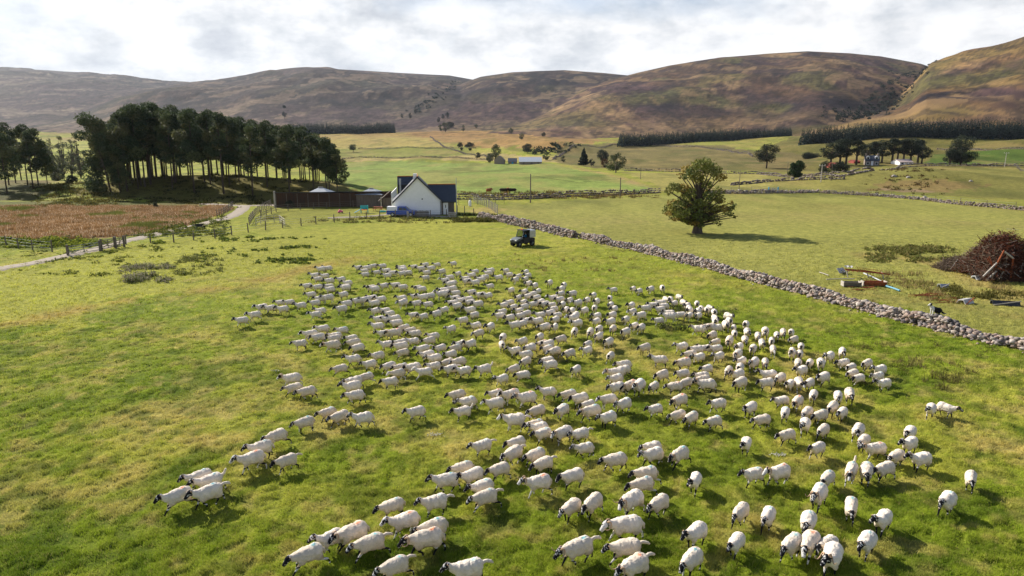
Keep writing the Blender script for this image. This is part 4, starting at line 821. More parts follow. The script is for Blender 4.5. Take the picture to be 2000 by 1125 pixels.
fence('post_fence', [(246, 477), (282, 474), (312, 475), (338, 474), (366, 469), (400, 468), (435, 463), (470, 456), (500, 452), (540, 446), (590, 441), (623, 436), (655, 434), (687, 430), (718, 427), (750, 424), (778, 425), (806, 426), (834, 426), (862, 424), (890, 422)], 3.0, 1.25, 'long post and wire fence between the flock pasture and the house yard', r=.09, seed=1)
fence('post_fence', [(-60, 476), (8, 480), (54, 488), (86, 491), (124, 493)], 3.2, 1.25, 'short post and wire fence at the left edge before the gate', r=.075, seed=2)
fence('post_fence', [(455, 406), (446, 413), (436, 420), (424, 425)], 1.4, 1.3, 'close set posts at the corner of the reed field', r=.07, seed=3)
fence('post_fence', [(926, 394), (940, 400), (955, 406), (973, 419)], 1.9, 1.5, 'row of pale posts running from the far wall to the stone wall', r=.09, seed=4, pm='palewood')
fence('post_fence', [(893, 416), (918, 420), (944, 420)], 2.4, 1.3, 'wire fence posts right of the white house', r=.07, seed=5)
fence('post_fence', [(896, 401), (950, 399), (1000, 397)], 2.0, 1.3, 'thin fence behind the row of pale posts', r=.05, seed=6, wires=2)
fence('rail_fence', [(510, 424), (540, 414), (580, 410), (640, 407), (700, 404), (745, 402)], 2.6, 1.25, 'timber rail fence in front of the long brown wall', r=.08, seed=7, rail=True, pm='wood')
fence('rail_fence', [(500, 440), (520, 435), (545, 434), (557, 443)], 1.4, 1.25, 'pale railing pen between the lane and the yard', r=.05, seed=8, rail=True, pm='palewood')
fence('rail_fence', [(487, 440), (497, 424), (506, 416), (530, 402)], 1.8, 1.3, 'brown rails beside the lane end below the pine wood', r=.07, seed=9, rail=True)
fence('post_fence', [(1300, 377), (1380, 377), (1500, 376), (1700, 384), (1990, 410)], 5.5, 1.3, 'sparse wire fence following the ruined wall at right', r=.05, seed=10, wires=2)
fence('post_fence', [(1960, 322), (1985, 328), (2020, 340)], 3, 1.3, 'fence corner at the far right edge above the bank', r=.07, seed=12, wires=2)
M['dull'] = mat('dull steel', (.16, .17, .16), .6, .3)
def gate(X0, Y0, X1, Y1, h, label, m, posts='wood', cat='gate', n=5):
    a, b = hit(X0, Y0, 30), hit(X1, Y1, 30); e = empty('field_gate', a, label=label, cat=cat); v = b - a; 
    for q in (Vector((0, 0, 0)), v): MB().tube([q - Vector((0, 0, .3)), q + Vector((0, 0, h * 1.15))], .13, 8).build('post', M[posts], e)
    g = MB()
    for k in range(n): z = h * (.15 + .8 * k / (n - 1)); g.tube([v * .04 + Vector((0, 0, z)), v * .97 + Vector((0, 0, z))], .03 if n < 5 else .04, 6)
    for f in (.04, .5, .97): g.tube([v * f + Vector((0, 0, h * .15)), v * f + Vector((0, 0, h * .95))], .04, 6)
    g.tube([v * .04 + Vector((0, 0, h * .15)), v * .97 + Vector((0, 0, h * .95))], .03, 6); g.build('gate_panel', m, e)
gate(199, 489, 225, 484, 1.2, 'dark timber rail gate beside the track left of the fence', M['wood']); gate(227, 485, 243, 482, 1.2, 'narrow timber rail panel at the strainer post of the gate', M['wood'])
gate(133, 500, 196, 490, 1.1, 'thin metal field gate across the track', M['dull'], n=4); gate(1501, 377, 1519, 377, 1.3, 'blue edged pale gate in the far stone wall', M['tin'], posts='sky')
def pole(X, Yb, top, label, arm=0, m='wood', r=.13):
    p = hit(X, Yb, 60); h = zpix(p.y, top) - p.z; e = empty('utility_pole', p, label=label, cat='pole'); MB().tube([(0, 0, -.4), (0, 0, h)], [r, r * .75], 8).build('shaft', M[m], e)
    if arm: MB().box((0, 0, h - .25), (arm, .12, .14)).build('crossarm', M['palewood'], e); 
    if arm:
        for s in (-1, 0, 1): MB().tube([(s * arm * .42, 0, h - .18), (s * arm * .42, 0, h + .12)], .05, 6).build('insulator', M['frame'], e)
    return p + Vector((0, 0, h))
t1 = pole(1036, 396, 340, 'wooden utility pole in front of the bright green field'); t2 = pole(1211, 385, 347, 'thin utility pole at the right end of the bright green field'); t0 = pole(892, 419, 348, 'tall thin pole at the right gable of the white house', m='metal', r=.07)
t3 = pole(1443, 375, 333, 'thin utility pole right of the lone sycamore', r=.1); pole(1603, 356, 322, 'pale utility pole with crossarm below the farmhouse trees', 1.8, 'palewood', .14); pole(1623, 353, 319, 'dark utility pole beside the low bushes left of the farmhouse', 0, 'wood', .1)
pole(1537, 346, 317, 'thin utility pole left of the round tree', r=.09); pole(1962, 326, 298, 'pale utility pole with crossarm on the far right skyline of the bank', 2.4, 'palewood', .14)
pole(1251, 350, 325, 'thin grey pole beyond the sycamore on the left', r=.1); pole(1202, 338, 316, 'pole in front of the mid valley trees', r=.1)
tag(MB().tube([t1 + Vector((0, 0, -.3)), (t1 + t2) / 2 + Vector((0, 0, -1.4)), t2 + Vector((0, 0, -.2))], .025, 4).build('overhead_cable', M['black']), 'sagging cable between the two poles at the bright green field', 'cable')

# ---------------------------------------------------------------- the white house
def house():
    p = hit(817, 421, 60); u = 1 / ppm(p); e = empty('white_house', p, R(8.5), label='white gabled house with dark slate roofs and a timber clad wing', cat='house')
    W2 = 45 * u; he = 29 * u; ha = 73 * u; D = 9.5; k = (ha - he) / W2
    MB().prism([(-W2, -.3), (W2, -.3), (W2, he), (0, ha), (-W2, he)], 0, D).build('wall', M['white'], e)
    rf = MB(); ov = .35; t = .16
    for s in (-1, 1):
        a = (s * (W2 + ov), he - k * ov + .03); b = (0, ha + .03); rf.prism([a, b, (0, ha + t + .05), (s * (W2 + ov), he - k * ov + t)][::s], -.22, D + .22)
    r = rf.build('roof', M['slate'], e); 
    MB().box((0, D / 2, ha + t + .04), (.3, D + .3, .12)).build('ridge', M['ridge'], r)
    barge = MB()
    for s in (-1, 1): barge.prism([(s * (W2 + ov + .02), he - k * ov - .12), (0, ha - .06), (0, ha + t + .08), (s * (W2 + ov + .02), he - k * ov + t + .02)][::s], -.30, -.225)
    barge.build('bargeboard', M['trim'], r)
    MB().box((-.35, 1.2, ha + .15), (.7, .6, 1.0), taper=.85).build('chimney', M['white'], r)
    # timber clad wing to the right
    wx1 = 71 * u; wr = 76 * u; wy0 = .9; wd = 4.6; wh = 29 * u; wz = 56 * u
    wing = MB(); wing.prism([(wy0, -.3), (wy0 + wd, -.3), (wy0 + wd, wh), (wy0 + wd / 2, wz - .3), (wy0, wh)], W2 + .005, wx1, 'x'); w = wing.build('wing_wall', M['timber'], e)
    r2 = MB(); m = (wz - wh) / (wd / 2); r2.prism([(wy0 - .4, wh - .4 * m + .05), (wy0 + wd / 2, wz), (wy0 + wd / 2, wz + .15), (wy0 - .4, wh - .4 * m + .22)], 21 * u, wr, 'x'); r2.prism([(wy0 + wd + .4, wh - .4 * m + .05), (wy0 + wd + .4, wh - .4 * m + .22), (wy0 + wd / 2, wz + .15), (wy0 + wd / 2, wz)], 21 * u, wr, 'x')
    r3 = r2.build('wing_roof', M['slate'], e); MB().box(((21 * u + wr) / 2, wy0 + wd / 2, wz + .17), (wr - 21 * u, .28, .14)).build('ridge', M['ridge'], r3)
    MB().box(((21 * u + wr) / 2 + 1.2, wy0 - .42, wh - .4 * m + .02), (wr - 45 * u, .1, .12)).build('gutter', M['trim'], r3)
    d = MB().box((54 * u, wy0 - .04, 1.08), (.85, .08, 2.1)).build('door', M['frame'], e, .01); MB().box((54 * u, wy0 - .09, 1.45), (.12, .02, .5)).build('door_window', M['glass'], d); MB().tube([(54 * u + .32, wy0 - .13, 1.0), (54 * u + .22, wy0 - .13, 1.0)], .02, 6).build('handle', M['metal'], d)
    # dormer on the far-left slope and low lean-to
    dz = 71 * u; dx0 = -39 * u; MB().box(((dx0 - .2) / 2 - .3, 5.6, dz - 1.9), (-dx0 - .8, 2.5, 2.2)).build('dormer_wall', M['trim'], e)
    dr = MB(); dr.prism([(4.0, dz - 1.3), (5.6, dz), (5.6, dz + .14), (4.0, dz - 1.14)], dx0, -.1, 'x'); dr.prism([(7.2, dz - 1.3), (7.2, dz - 1.14), (5.6, dz + .14), (5.6, dz)], dx0, -.1, 'x'); q = dr.build('dormer_roof', M['slate'], e); MB().box((dx0 / 2, 5.6, dz + .16), (-dx0, .25, .14)).build('ridge', M['ridge'], q)
    MB().prism([(-W2 - .7, -.3), (-W2 + .3, -.3), (-W2 + .3, 4.3), (-W2 - .7, 3.3)], 7.2, 9.3).build('porch_wall', M['white'], e)
    f = MB().tube([(-33 * u, 2.2, he + .6), (-33 * u, 2.2, 68 * u)], .13, 10); f.tube([(-33 * u, 2.2, 68 * u), (-33 * u, 2.2, 70 * u)], .18, 10); f.build('flue_pipe', M['metal'], e)
    MB().box((8.5 * u, -.04, 32 * u), (.22, .06, .2)).build('vent', M['trim'], e); MB().tube([(W2 - .12, -.06, 0), (W2 - .12, -.06, he - .1)], .045, 8).build('downpipe', M['trim'], e)
    MB().box((0, -.03, -.02), (2 * W2 + .06, .06, .35)).build('plinth', M['timber'], e)
    return p, u
HP, HU = house()
def at_house(X, Y): return hit(X, Y, 60)
# long brown timber wall and hipped roofs behind
def long_wall():
    a, b = hit(539, 405, 60), hit(771, 405, 60); a2 = Vector((b.x, b.y + 2, b.z)); e = empty('timber_shed', a, label='long dark brown timber clad shed left of the white house', cat='shed'); u = 1 / ppm(a)
    L = (a2 - a).length; ang = math.atan2(a2.y - a.y, a2.x - a.x); e.rotation_euler = (0, 0, ang); h0 = 28 * u; h1 = 24 * u
    m = MB(); n = 58
    for i in range(n):
        x0 = L * i / n; x1 = L * (i + 1) / n - .03; hh = h0 + (h1 - h0) * i / n; m.add([(x0, 0, -.3), (x1, 0, -.3), (x1, 0, hh), (x0, 0, hh), (x0, .06 + .05 * (i % 2), -.3), (x1, .06 + .05 * (i % 2), -.3), (x1, .06 + .05 * (i % 2), hh), (x0, .06 + .05 * (i % 2), hh)], [(0, 1, 2, 3), (5, 4, 7, 6), (0, 4, 5, 1), (3, 2, 6, 7), (1, 5, 6, 2), (0, 3, 7, 4)])
    m.build('cladding', M['brownwood'], e)
    for i in range(0, 12): MB().box((L * i / 11.5 + .1, -.06, h0 * .46), (.12, .10, h0 * .94)).build('batten', M['wood'], e)
    MB().box((-.15, .1, h0 * .55), (.3, .3, h0 * 1.15)).build('end_post', M['palewood'], e)
    MB().prism([(.14, -.3), (4, -.3), (4, h0 - .7), (.14, h0 - .12)], .02, L - .05, 'x').build('shed_body', M['brownwood'], e); MB().prism([(-.2, h0 + .05), (4.4, h0 - .62), (4.4, h0 - .56), (-.2, h0 + .11)], -.1, L, 'x').build('roof', M['slate'], e)
long_wall()
for X, lab in ((622, 'grey hipped roof building behind the left half of the brown shed'), (722, 'grey hipped roof building behind the right half of the brown shed')):
    p = atd(X, 136); u = 1 / ppm(p); e = empty('hipped_hut', p, label=lab, cat='hut'); zt = zpix(136, 366 if X < 700 else 368) - p.z; zb = zpix(136, 378.5) - p.z; w = 27 * u
    MB().box((0, 0, zb / 2), (w * 1.8, w * 1.8, zb)).build('wall', M['timber'], e)
    rf = MB().add([(-w, -w, zb), (w, -w, zb), (w, w, zb), (-w, w, zb), (-.3, 0, zt), (.3, 0, zt)], [(0, 1, 5, 4), (1, 2, 5), (2, 3, 4, 5), (3, 0, 4), (3, 2, 1, 0)]).build('roof', M['metal'], e); MB().box((0, 0, zt + .05), (.9, .25, .14)).build('ridge_cap', M['palewood'], rf)
def shed_small():
    p = hit(757, 407, 60); e = empty('wooden_shelter', p, R(8), label='small open wooden shelter with a sloping roof left of the white house', cat='shelter')
    for x in (-1.2, 1.2):
        for y in (0, 1.6): MB().box((x, y, 1.0), (.14, .14, 2.1)).build('post', M['palewood'], e)
    MB().prism([(-1.7, 1.3), (.5, 3.1), (.5, 3.22), (-1.7, 1.42)], -.3, 2.0).build('roof', M['wood'], e); MB().box((.2, 1.7, 1.0), (2.3, .08, 1.7)).build('back_panel', M['timber'], e)
shed_small()
# ---------------------------------------------------------------- vehicles
def pickup():
    p = hit(786, 422, 60); p.y -= .2; e = empty('pickup_truck', (p.x, p.y, p.z), R(0), label='blue pickup truck with white rear canopy parked at the white house', cat='pickup'); S_ = .97; e.scale = (S_,) * 3
    b = MB(); b.prism([(-2.6, .5), (-2.55, 1.05), (-.55, 1.08), (.9, 1.08), (1.35, 1.1), (2.45, .98), (2.62, .8), (2.62, .45), (2.1, .38), (-2.4, .38)], -.88, .88); b.build('body', M['blue'], e, .05)
    c = MB(); y = .78; prof0 = [(-.75, 1.06), (1.35, 1.08)]; prof1 = [(-.62, 1.72), (.62, 1.72)]
    c.add([(-.75, -.86, 1.05), (1.4, -.86, 1.07), (1.4, .86, 1.07), (-.75, .86, 1.05), (-.65, -.72, 1.74), (.62, -.72, 1.74), (.62, .72, 1.74), (-.65, .72, 1.74)], [(3, 2, 1, 0), (4, 5, 6, 7), (0, 1, 5, 4), (1, 2, 6, 5), (2, 3, 7, 6), (3, 0, 4, 7)]); cb = c.build('cab', M['blue'], e, .04)
    for s in (-1, 1):
        MB().add([(-.5, s * .855, 1.12), (.25, s * .855, 1.12), (.2, s * .755, 1.62), (-.48, s * .755, 1.62)], [(0, 1, 2, 3)]).build('side_window', M['glass'], cb)
        MB().add([(.33, s * .855, 1.12), (1.18, s * .855, 1.12), (.58, s * .755, 1.62), (.28, s * .755, 1.62)], [(0, 1, 2, 3)]).build('side_window', M['glass'], cb)
    MB().add([(1.38, -.74, 1.12), (1.38, .74, 1.12), (.70, .64, 1.68), (.70, -.64, 1.68)], [(0, 1, 2, 3)]).build('windscreen', M['glass'], cb)
    MB().box((-1.62, 0, 1.40), (1.85, 1.64, .66), taper=.9, tapx=.97).build('canopy', M['frame'], e, .05)
    for x in (-1.55, 1.62):
        for s in (-1, 1):
            w = MB().wheel((x, s * .80, .38), .38, .24).build('wheel', M['rubber'], e, smooth=False); MB().wheel((x, s * .925, .38), .2, .02, 12).build('rim', M['silver'], w)
    for s in (-1, 1): MB().box((-2.6, s * .74, .86), (.08, .16, .36)).build('tail_light', M['red'], e); MB().box((2.58, s * .66, .82), (.1, .3, .16)).build('headlight', M['frame'], e)
    MB().box((-2.66, 0, .5), (.12, 1.6, .16)).build('rear_bumper', M['silver'], e, .02)
pickup()
M['utv grey'] = mat('dark grey paint', (.12, .135, .14), .35)
M['old blue'] = mat('faded blue', (.16, .36, .46), .7, var=.2)
M['old white'] = mat('dirty white sheet', (.46, .45, .43), .6, var=.35, scale=6)
def utv():
    p = hit(1021, 480, 40); e = empty('utility_vehicle', p, R(218) - math.atan2(p.x, p.y) * 0, label='dark green farm utility vehicle with grey rear box behind the flock', cat='utility vehicle'); e.scale = (1.0,) * 3
    b = MB(); b.prism([(-1.45, .42), (-1.45, .95), (-.55, .95), (-.5, .45), (.45, .42), (.5, .95), (1.0, 1.02), (1.45, .85), (1.5, .5), (1.3, .38), (-1.3, .38)], -.62, .62); b.build('chassis', M['black'], e, .03)
    MB().prism([(.48, .98), (.55, 1.12), (1.1, 1.06), (1.5, .86), (1.52, .70), (1.0, .80)], -.66, .66).build('bonnet', M['utv grey'], e, .04)
    MB().box((1.50, 0, .62), (.12, 1.1, .22)).build('bumper', M['black'], e, .03); MB().box((1.52, 0, .80), (.05, .6, .10)).build('grille', M['black'], e)
    for s in (-1, 1): MB().box((1.49, s * .48, .83), (.08, .26, .12)).build('headlight', M['frame'], e, .02); MB().prism([(-.52, .45), (-.52, 1.12), (.46, 1.12), (.46, .45)], s * .66, s * .70).build('door', M['black'], e)
    for s in (-1, 1):
        MB().tube([(.58, s * .62, 1.08), (.30, s * .6, 1.92), (-.50, s * .6, 1.95), (-.52, s * .62, 1.05)], .04, 8).build('roll_bar', M['utv grey'], e)
    MB().box((-.12, 0, 1.97), (.98, 1.36, .08)).build('roof', M['black'], e, .03)
    MB().add([(.60, -.58, 1.12), (.60, .58, 1.12), (.34, .56, 1.88), (.34, -.56, 1.88)], [(0, 1, 2, 3)]).build('windscreen', M['glass_clear'], e)
    for s in (-1, 1): MB().add([(-.50, s * .67, 1.1), (.50, s * .67, 1.1), (.28, s * .62, 1.9), (-.50, s * .62, 1.9)], [(0, 1, 2, 3)]).build('side_window', M['glass_clear'], e); MB().prism([(-.56, 1.0), (-.40, 1.0), (-.44, 1.95), (-.56, 1.95)], s * .60, s * .69).build('pillar', M['black'], e)
    MB().add([(-.54, -.6, 1.0), (-.54, .6, 1.0), (-.54, .6, 1.93), (-.54, -.6, 1.93)], [(0, 1, 2, 3)]).build('rear_panel', M['black'], e)
    MB().box((-1.05, 0, 1.48), (1.0, 1.30, .92)).build('rear_box', M['metal'], e, .07)
    MB().box((.05, -.1, 2.05), (.16, .32, .09)).build('beacon', M['orange'], e, .03); MB().box((-.25, 0, .78), (.5, 1.1, .12)).build('seat', M['rubber'], e, .03); MB().box((-.45, 0, 1.08), (.12, 1.1, .5)).build('seat_back', M['rubber'], e, .03)
    MB().tube([(.42, .30, 1.12), (.22, .30, 1.26)], .02, 6).build('steering_column', M['black'], e)
    for x in (-1.0, 1.05):
        for s in (-1, 1):
            w = MB().wheel((x, s * .60, .36), .36, .28, 20).build('wheel', M['rubber'], e); MB().wheel((x, s * .745, .36), .15, .02, 12).build('rim', M['utv grey'], w)
    # the driver, seated, hands on the wheel
    V = [(-.22, .30, .86), (-.22, .30, 1.05), (-.20, .30, 1.28), (-.18, .30, 1.40), (-.16, .30, 1.50), (-.14, .30, 1.60), (-.13, .30, 1.68)]; rd = [(.15, .13), (.14, .11), (.17, .11), (.09, .08), (.06, .06), (.085, .10), (.075, .085)]; E = [(i, i + 1) for i in range(6)]
    for s in (-1, 1):
        k = len(V); V += [(-.18, .30 + s * .19, 1.34), (-.05, .30 + s * .23, 1.12), (.20, .30 + s * .13, 1.24)]; rd += [(.06, .06), (.045, .045), (.035, .035)]; E += [(2, k), (k, k + 1), (k + 1, k + 2)]
        k = len(V); V += [(.12, .30 + s * .11, .90), (.26, .30 + s * .11, .55)]; rd += [(.085, .08), (.055, .055)]; E += [(0, k), (k, k + 1)]
    me = bpy.data.meshes.new('person'); me.from_pydata(V, E, []); o = bpy.data.objects.new('person', me); C.objects.link(o); sm = o.modifiers.new('s', 'SKIN')
    for i, q in enumerate(rd): me.skin_vertices[0].data[i].radius = q
    me.skin_vertices[0].data[0].use_root = True; o.modifiers.new('d', 'SUBSURF').levels = 1
    m2 = bpy.data.meshes.new_from_object(o.evaluated_get(bpy.context.evaluated_depsgraph_get())); bpy.data.objects.remove(o)
    m2.materials.clear(); [m2.materials.append(M[q]) for q in ('jacket', 'skin', 'black')]
    for f in m2.polygons: c = f.center; f.material_index = 1 if (c.z > 1.47 or c.x > .16 and c.z > 1.1) else 2 if c.z < .95 else 0; f.use_smooth = True
    o = bpy.data.objects.new('person', m2); C.objects.link(o); o.location = e.location; o.rotation_euler = e.rotation_euler; tag(o, 'person in a bright blue jacket driving the utility vehicle', 'person')
    MB().box((-.15, .30, 1.74), (.2, .18, .09)).build('cap', M['black'], o, .03)
gm = bpy.data.materials.new('clear screen'); gm.use_nodes = True; g_ = gm.node_tree; pb = g_.nodes['Principled BSDF']; pb.inputs['Transmission Weight'].default_value = 1; pb.inputs['Roughness'].default_value = .03; pb.inputs['IOR'].default_value = 1.05; pb.inputs['Base Color'].default_value = (.32, .38, .38, 1); M['glass_clear'] = gm
utv()
# ---------------------------------------------------------------- yard things
def yard():
    p = hit(712, 416, 60); e = empty('climbing_frame', p, R(10), label='aqua plastic climbing frame with a blue slide on the house lawn', cat='play set')
    for x in (-.6, .6):
        for y in (-.5, .5): MB().tube([(x, y, 0), (x, y, 1.35)], .07, 8).build('post', M['aqua'], e)
    MB().box((0, .5, .95), (1.2, .08, .7)).build('panel', M['aqua'], e, .02); MB().box((.6, 0, .95), (.08, 1, .7)).build('panel', M['aqua'], e, .02); MB().box((0, 0, .62), (1.2, 1, .08)).build('deck', M['orange'], e); MB().prism([(-.6, .66), (-1.75, .06), (-1.75, .14), (-.6, .76)], -.4, .15).build('slide', M['sky'], e, .02)
    p = hit(738, 412, 60); e = empty('picnic_table', p, R(-8), label='brown wooden picnic table beside the plastic climbing frame', cat='table'); MB().box((0, 0, .74), (1.7, .75, .06)).build('table_top', M['rust'], e)
    for s in (-1, 1): MB().box((0, s * .65, .44), (1.7, .25, .05)).build('bench', M['rust'], e); MB().box((s * .6, 0, .4), (.08, 1.3, .07)).build('cross_beam', M['rust'], e)
    for x in (-.6, .6):
        for s in (-1, 1): MB().tube([(x, s * .2, .72), (x, s * .6, 0)], .05, 6).build('leg', M['rust'], e)
    p = hit(665, 416, 60); e = empty('toy_car', p, R(200), label='pink plastic toy car lying on the house lawn', cat='toy'); MB().prism([(-.42, .12), (-.42, .42), (-.1, .46), (.0, .62), (.2, .62), (.25, .4), (.45, .34), (.45, .12)], -.24, .24).build('body', M['pink'], e, .04)
    for x in (-.28, .28):
        for s in (-1, 1): MB().wheel((x, s * .25, .12), .12, .07, 10).build('wheel', M['black'], e)
    p = hit(748, 414, 60); e = empty('sand_tray', p, R(5), label='small aqua plastic sand tray right of the picnic table', cat='toy'); MB().box((0, 0, .12), (1.1, .6, .2), taper=1.15).build('tray', M['aqua'], e, .03); MB().box((.1, 0, .26), (.35, .3, .14)).build('lid', M['palewood'], e)
    p = hit(390, 446, 60); e = empty('wheelbarrow', p, R(15), label='dark blue wheelbarrow standing alone beside the gravel track', cat='wheelbarrow'); MB().add([(-.5, -.25, .28), (.35, -.2, .28), (.35, .2, .28), (-.5, .25, .28), (-.62, -.36, .62), (.6, -.33, .62), (.6, .33, .62), (-.62, .36, .62)], [(3, 2, 1, 0), (0, 1, 5, 4), (1, 2, 6, 5), (2, 3, 7, 6), (3, 0, 4, 7)]).build('tub', M['trim'], e); MB().wheel((.62, 0, .19), .19, .09, 12).build('wheel', M['rubber'], e)
    for s in (-1, 1): MB().tube([(.62, s * .07, .2), (-.5, s * .26, .3), (-1.0, s * .28, .58)], .025, 6).build('handle', M['metal'], e); MB().tube([(-.45, s * .25, .3), (-.5, s * .28, 0)], .022, 6).build('leg', M['metal'], e)
    p = hit(699, 428, 60); e = empty('bicycle', p, R(12), label='small dark bicycle lying beside the path below the lawn', cat='bicycle')
    for x in (-.36, .36): MB().tube([(x + .22 * math.cos(a), .05, .24 + .22 * math.sin(a)) for a in [i * math.pi / 8 for i in range(17)]], .02, 5, False).build('wheel', M['rubber'], e)
    MB().tube([(-.36, .05, .24), (-.1, .05, .55), (.28, .05, .58), (.36, .05, .24)], .018, 5).tube([(-.1, .05, .55), (0, .05, .22), (.28, .05, .58)], .018, 5).tube([(-.36, .05, .24), (0, .05, .22)], .018, 5).build('frame', M['metal'], e); MB().box((-.12, .05, .62), (.2, .1, .05)).build('saddle', M['black'], e); MB().tube([(.28, -.15, .7), (.28, .25, .7)], .015, 5).build('handlebar', M['black'], e)
    for (X, Y, w, h, lab) in ((826, 423, 2.4, 1.15, 'grey weathered pallet fence panel in front of the white gable'), (800, 425, .5, 1.2, 'pale upright timber panel beside the blue pickup')):
        p = hit(X, Y, 60); p.y -= .6 if X > 810 else .9; p.y -= .5; e = empty('pallet_panel', p, R(-4), label=lab, cat='panel'); n = int(w / .17)
        for i in range(n): MB().box((-w / 2 + i * .17 + .08, 0, h / 2), (.12, .03, h * random.uniform(.92, 1.05))).build('slat', M['timber' if X > 810 else 'palewood'], e)
        MB().box((0, .035, h * .7), (w, .03, .1)).build('rail', M['timber'], e)
    p = hit(883, 424, 60); e = empty('log_crate', p, R(-12), label='grey wooden crate of logs by the white door', cat='crate'); 
    for z in (.15, .45, .75): MB().box((0, -.5, z), (1.2, .04, .2)).build('slat', M['palewood'], e); MB().box((.6, 0, z), (.04, 1, .2)).build('slat', M['palewood'], e); MB().box((-.6, 0, z), (.04, 1, .2)).build('slat', M['palewood'], e)
    lg = MB(); [lg.tube([(-.45 + .2 * (i % 5), -.45, .6 + .17 * (i // 5)), (-.45 + .2 * (i % 5), .45, .6 + .17 * (i // 5))], .09, 7) for i in range(10)]; lg.build('logs', M['wood'], e)
    p = hit(918, 403, 60); e = empty('gas_bottle', p, label='white gas bottle by the pale post fence', cat='gas bottle'); MB().tube([(0, 0, 0), (0, 0, .1), (0, 0, 1.0), (0, 0, 1.15), (0, 0, 1.2)], [.25, .28, .28, .18, .08], 12).build('cylinder', M['frame'], e, smooth=True); MB().tube([(0, 0, 1.2), (0, 0, 1.35)], .05, 8).build('valve', M['metal'], e)
yard()
# ---------------------------------------------------------------- far buildings
def gabled(name, X, Yb, wpx, hpx, rpx, D, label, wall, roof, along_x=True, cat='barn', rz=0, chim=()):
    p = hit(X, Yb, 130); u = 1 / ppm(p); e = empty(name, p, rz, label=label, cat=cat); w, h, r_ = wpx * u, hpx * u, (hpx + rpx) * u
    MB().prism([(0, -.5), (D, -.5), (D, h), (D / 2, r_), (0, h)], -w / 2, w / 2, 'x').build('wall', wall, e); m = (r_ - h) / (D / 2)
    q = MB().prism([(-.3, h - .3 * m + .03), (D / 2, r_ + .03), (D / 2, r_ + .2), (-.3, h - .3 * m + .2)], -w / 2 - .15, w / 2 + .15, 'x').prism([(D + .3, h - .3 * m + .03), (D + .3, h - .3 * m + .2), (D / 2, r_ + .2), (D / 2, r_ + .03)], -w / 2 - .15, w / 2 + .15, 'x').build('roof', roof, e)
    for c in chim: MB().box((c * (w / 2 - .5), D / 2, r_ + .5), (.7, .9, 1.6)).build('chimney', wall, q)
    return e, u, w, h, r_, D
e, u, w, h, r_, D = gabled('tin_roofed_barn', 1036, 321, 44, 5, 8, 9, 'long low barn with pale tin roof in mid valley', M['house stone'], M['tin'])
for x in (-.3, .05, .35): MB().box((w * x, -.03, h * .42), (1.2, .06, h * .8)).build('door', M['wood'], e)
e, u, w, h, r_, D = gabled('slate_roofed_byre', 1001, 320, 17, 4, 6, 7, 'small slate roofed byre between the stone gable and tin barn', M['house stone'], M['slate']); MB().box((0, -.03, h * .45), (1.1, .06, h * .8)).build('door', M['sky'], e)
e, u, w, h, r_, D = gabled('ruined_stone_barn', 985, 320, 12, 7, 8, 6, 'roofless looking stone gable left of the byre', M['house stone'], M['house stone'], rz=R(75)); MB().box((0, -.03, 1.2), (.9, .06, 1.6)).build('doorway', M['trim'], e)
def farmhouse():
    e, u, w, h, r_, D = gabled('stone_farmhouse', 1703, 323, 25, 9, 9, 7.5, 'granite farmhouse with two dormers and two chimneys among pines', M['house stone'], M['slate'], cat='house', rz=R(-22), chim=(-1, 1))
    for x in (-.3, .3):
        f = MB().box((w * x, -.03, h * .42), (1.25, .06, 1.4)).build('window', M['frame'], e); MB().box((w * x, -.075, h * .42), (.95, .03, 1.1)).build('pane', M['glass'], f)
        m = (r_ - h) / (D / 2); y = D * .14; z = h + m * y
        d = MB().prism([(-.75, z - .1), (.75, z - .1), (.75, z + 1.1), (0, z + 1.7), (-.75, z + 1.1)], y, D / 2).build('dormer', M['frame'], e)
        for v in d.data.vertices: v.co.x += w * x
        MB().box((w * x, y - .04, z + .6), (.9, .04, .8)).build('pane', M['glass'], d)
    MB().box((0, -.04, 1.05), (1.0, .08, 2.1)).build('door', M['frame'], e)
farmhouse()
e, u, w, h, r_, D = gabled('farm_cottage', 1770, 322, 26, 5, 5, 8, 'white cottage with pinkish roof right of the stone farmhouse', M['frame'], mat('pink slate', (.42, .33, .30), .8, var=.2)); 
for x in (-.3, 0, .3): f = MB().box((w * x, -.03, h * .5), (1.1, .06, .9)).build('window', M['slate'], e)
gabled('white_outbuilding', 1753, 321, 10, 3, 1.5, 4, 'tiny white outbuilding between farmhouse and cottage', M['frame'], M['tin'])
gabled('red_roofed_shed', 1638, 328, 26, 5, 4, 7, 'red roofed shed half hidden by pines left of the farmhouse', M['redroof'], M['redroof']); gabled('red_roofed_shed', 1674, 319, 12, 3, 2.5, 6, 'small red roofed shed left of the farmhouse gable', M['redroof'], M['redroof'])
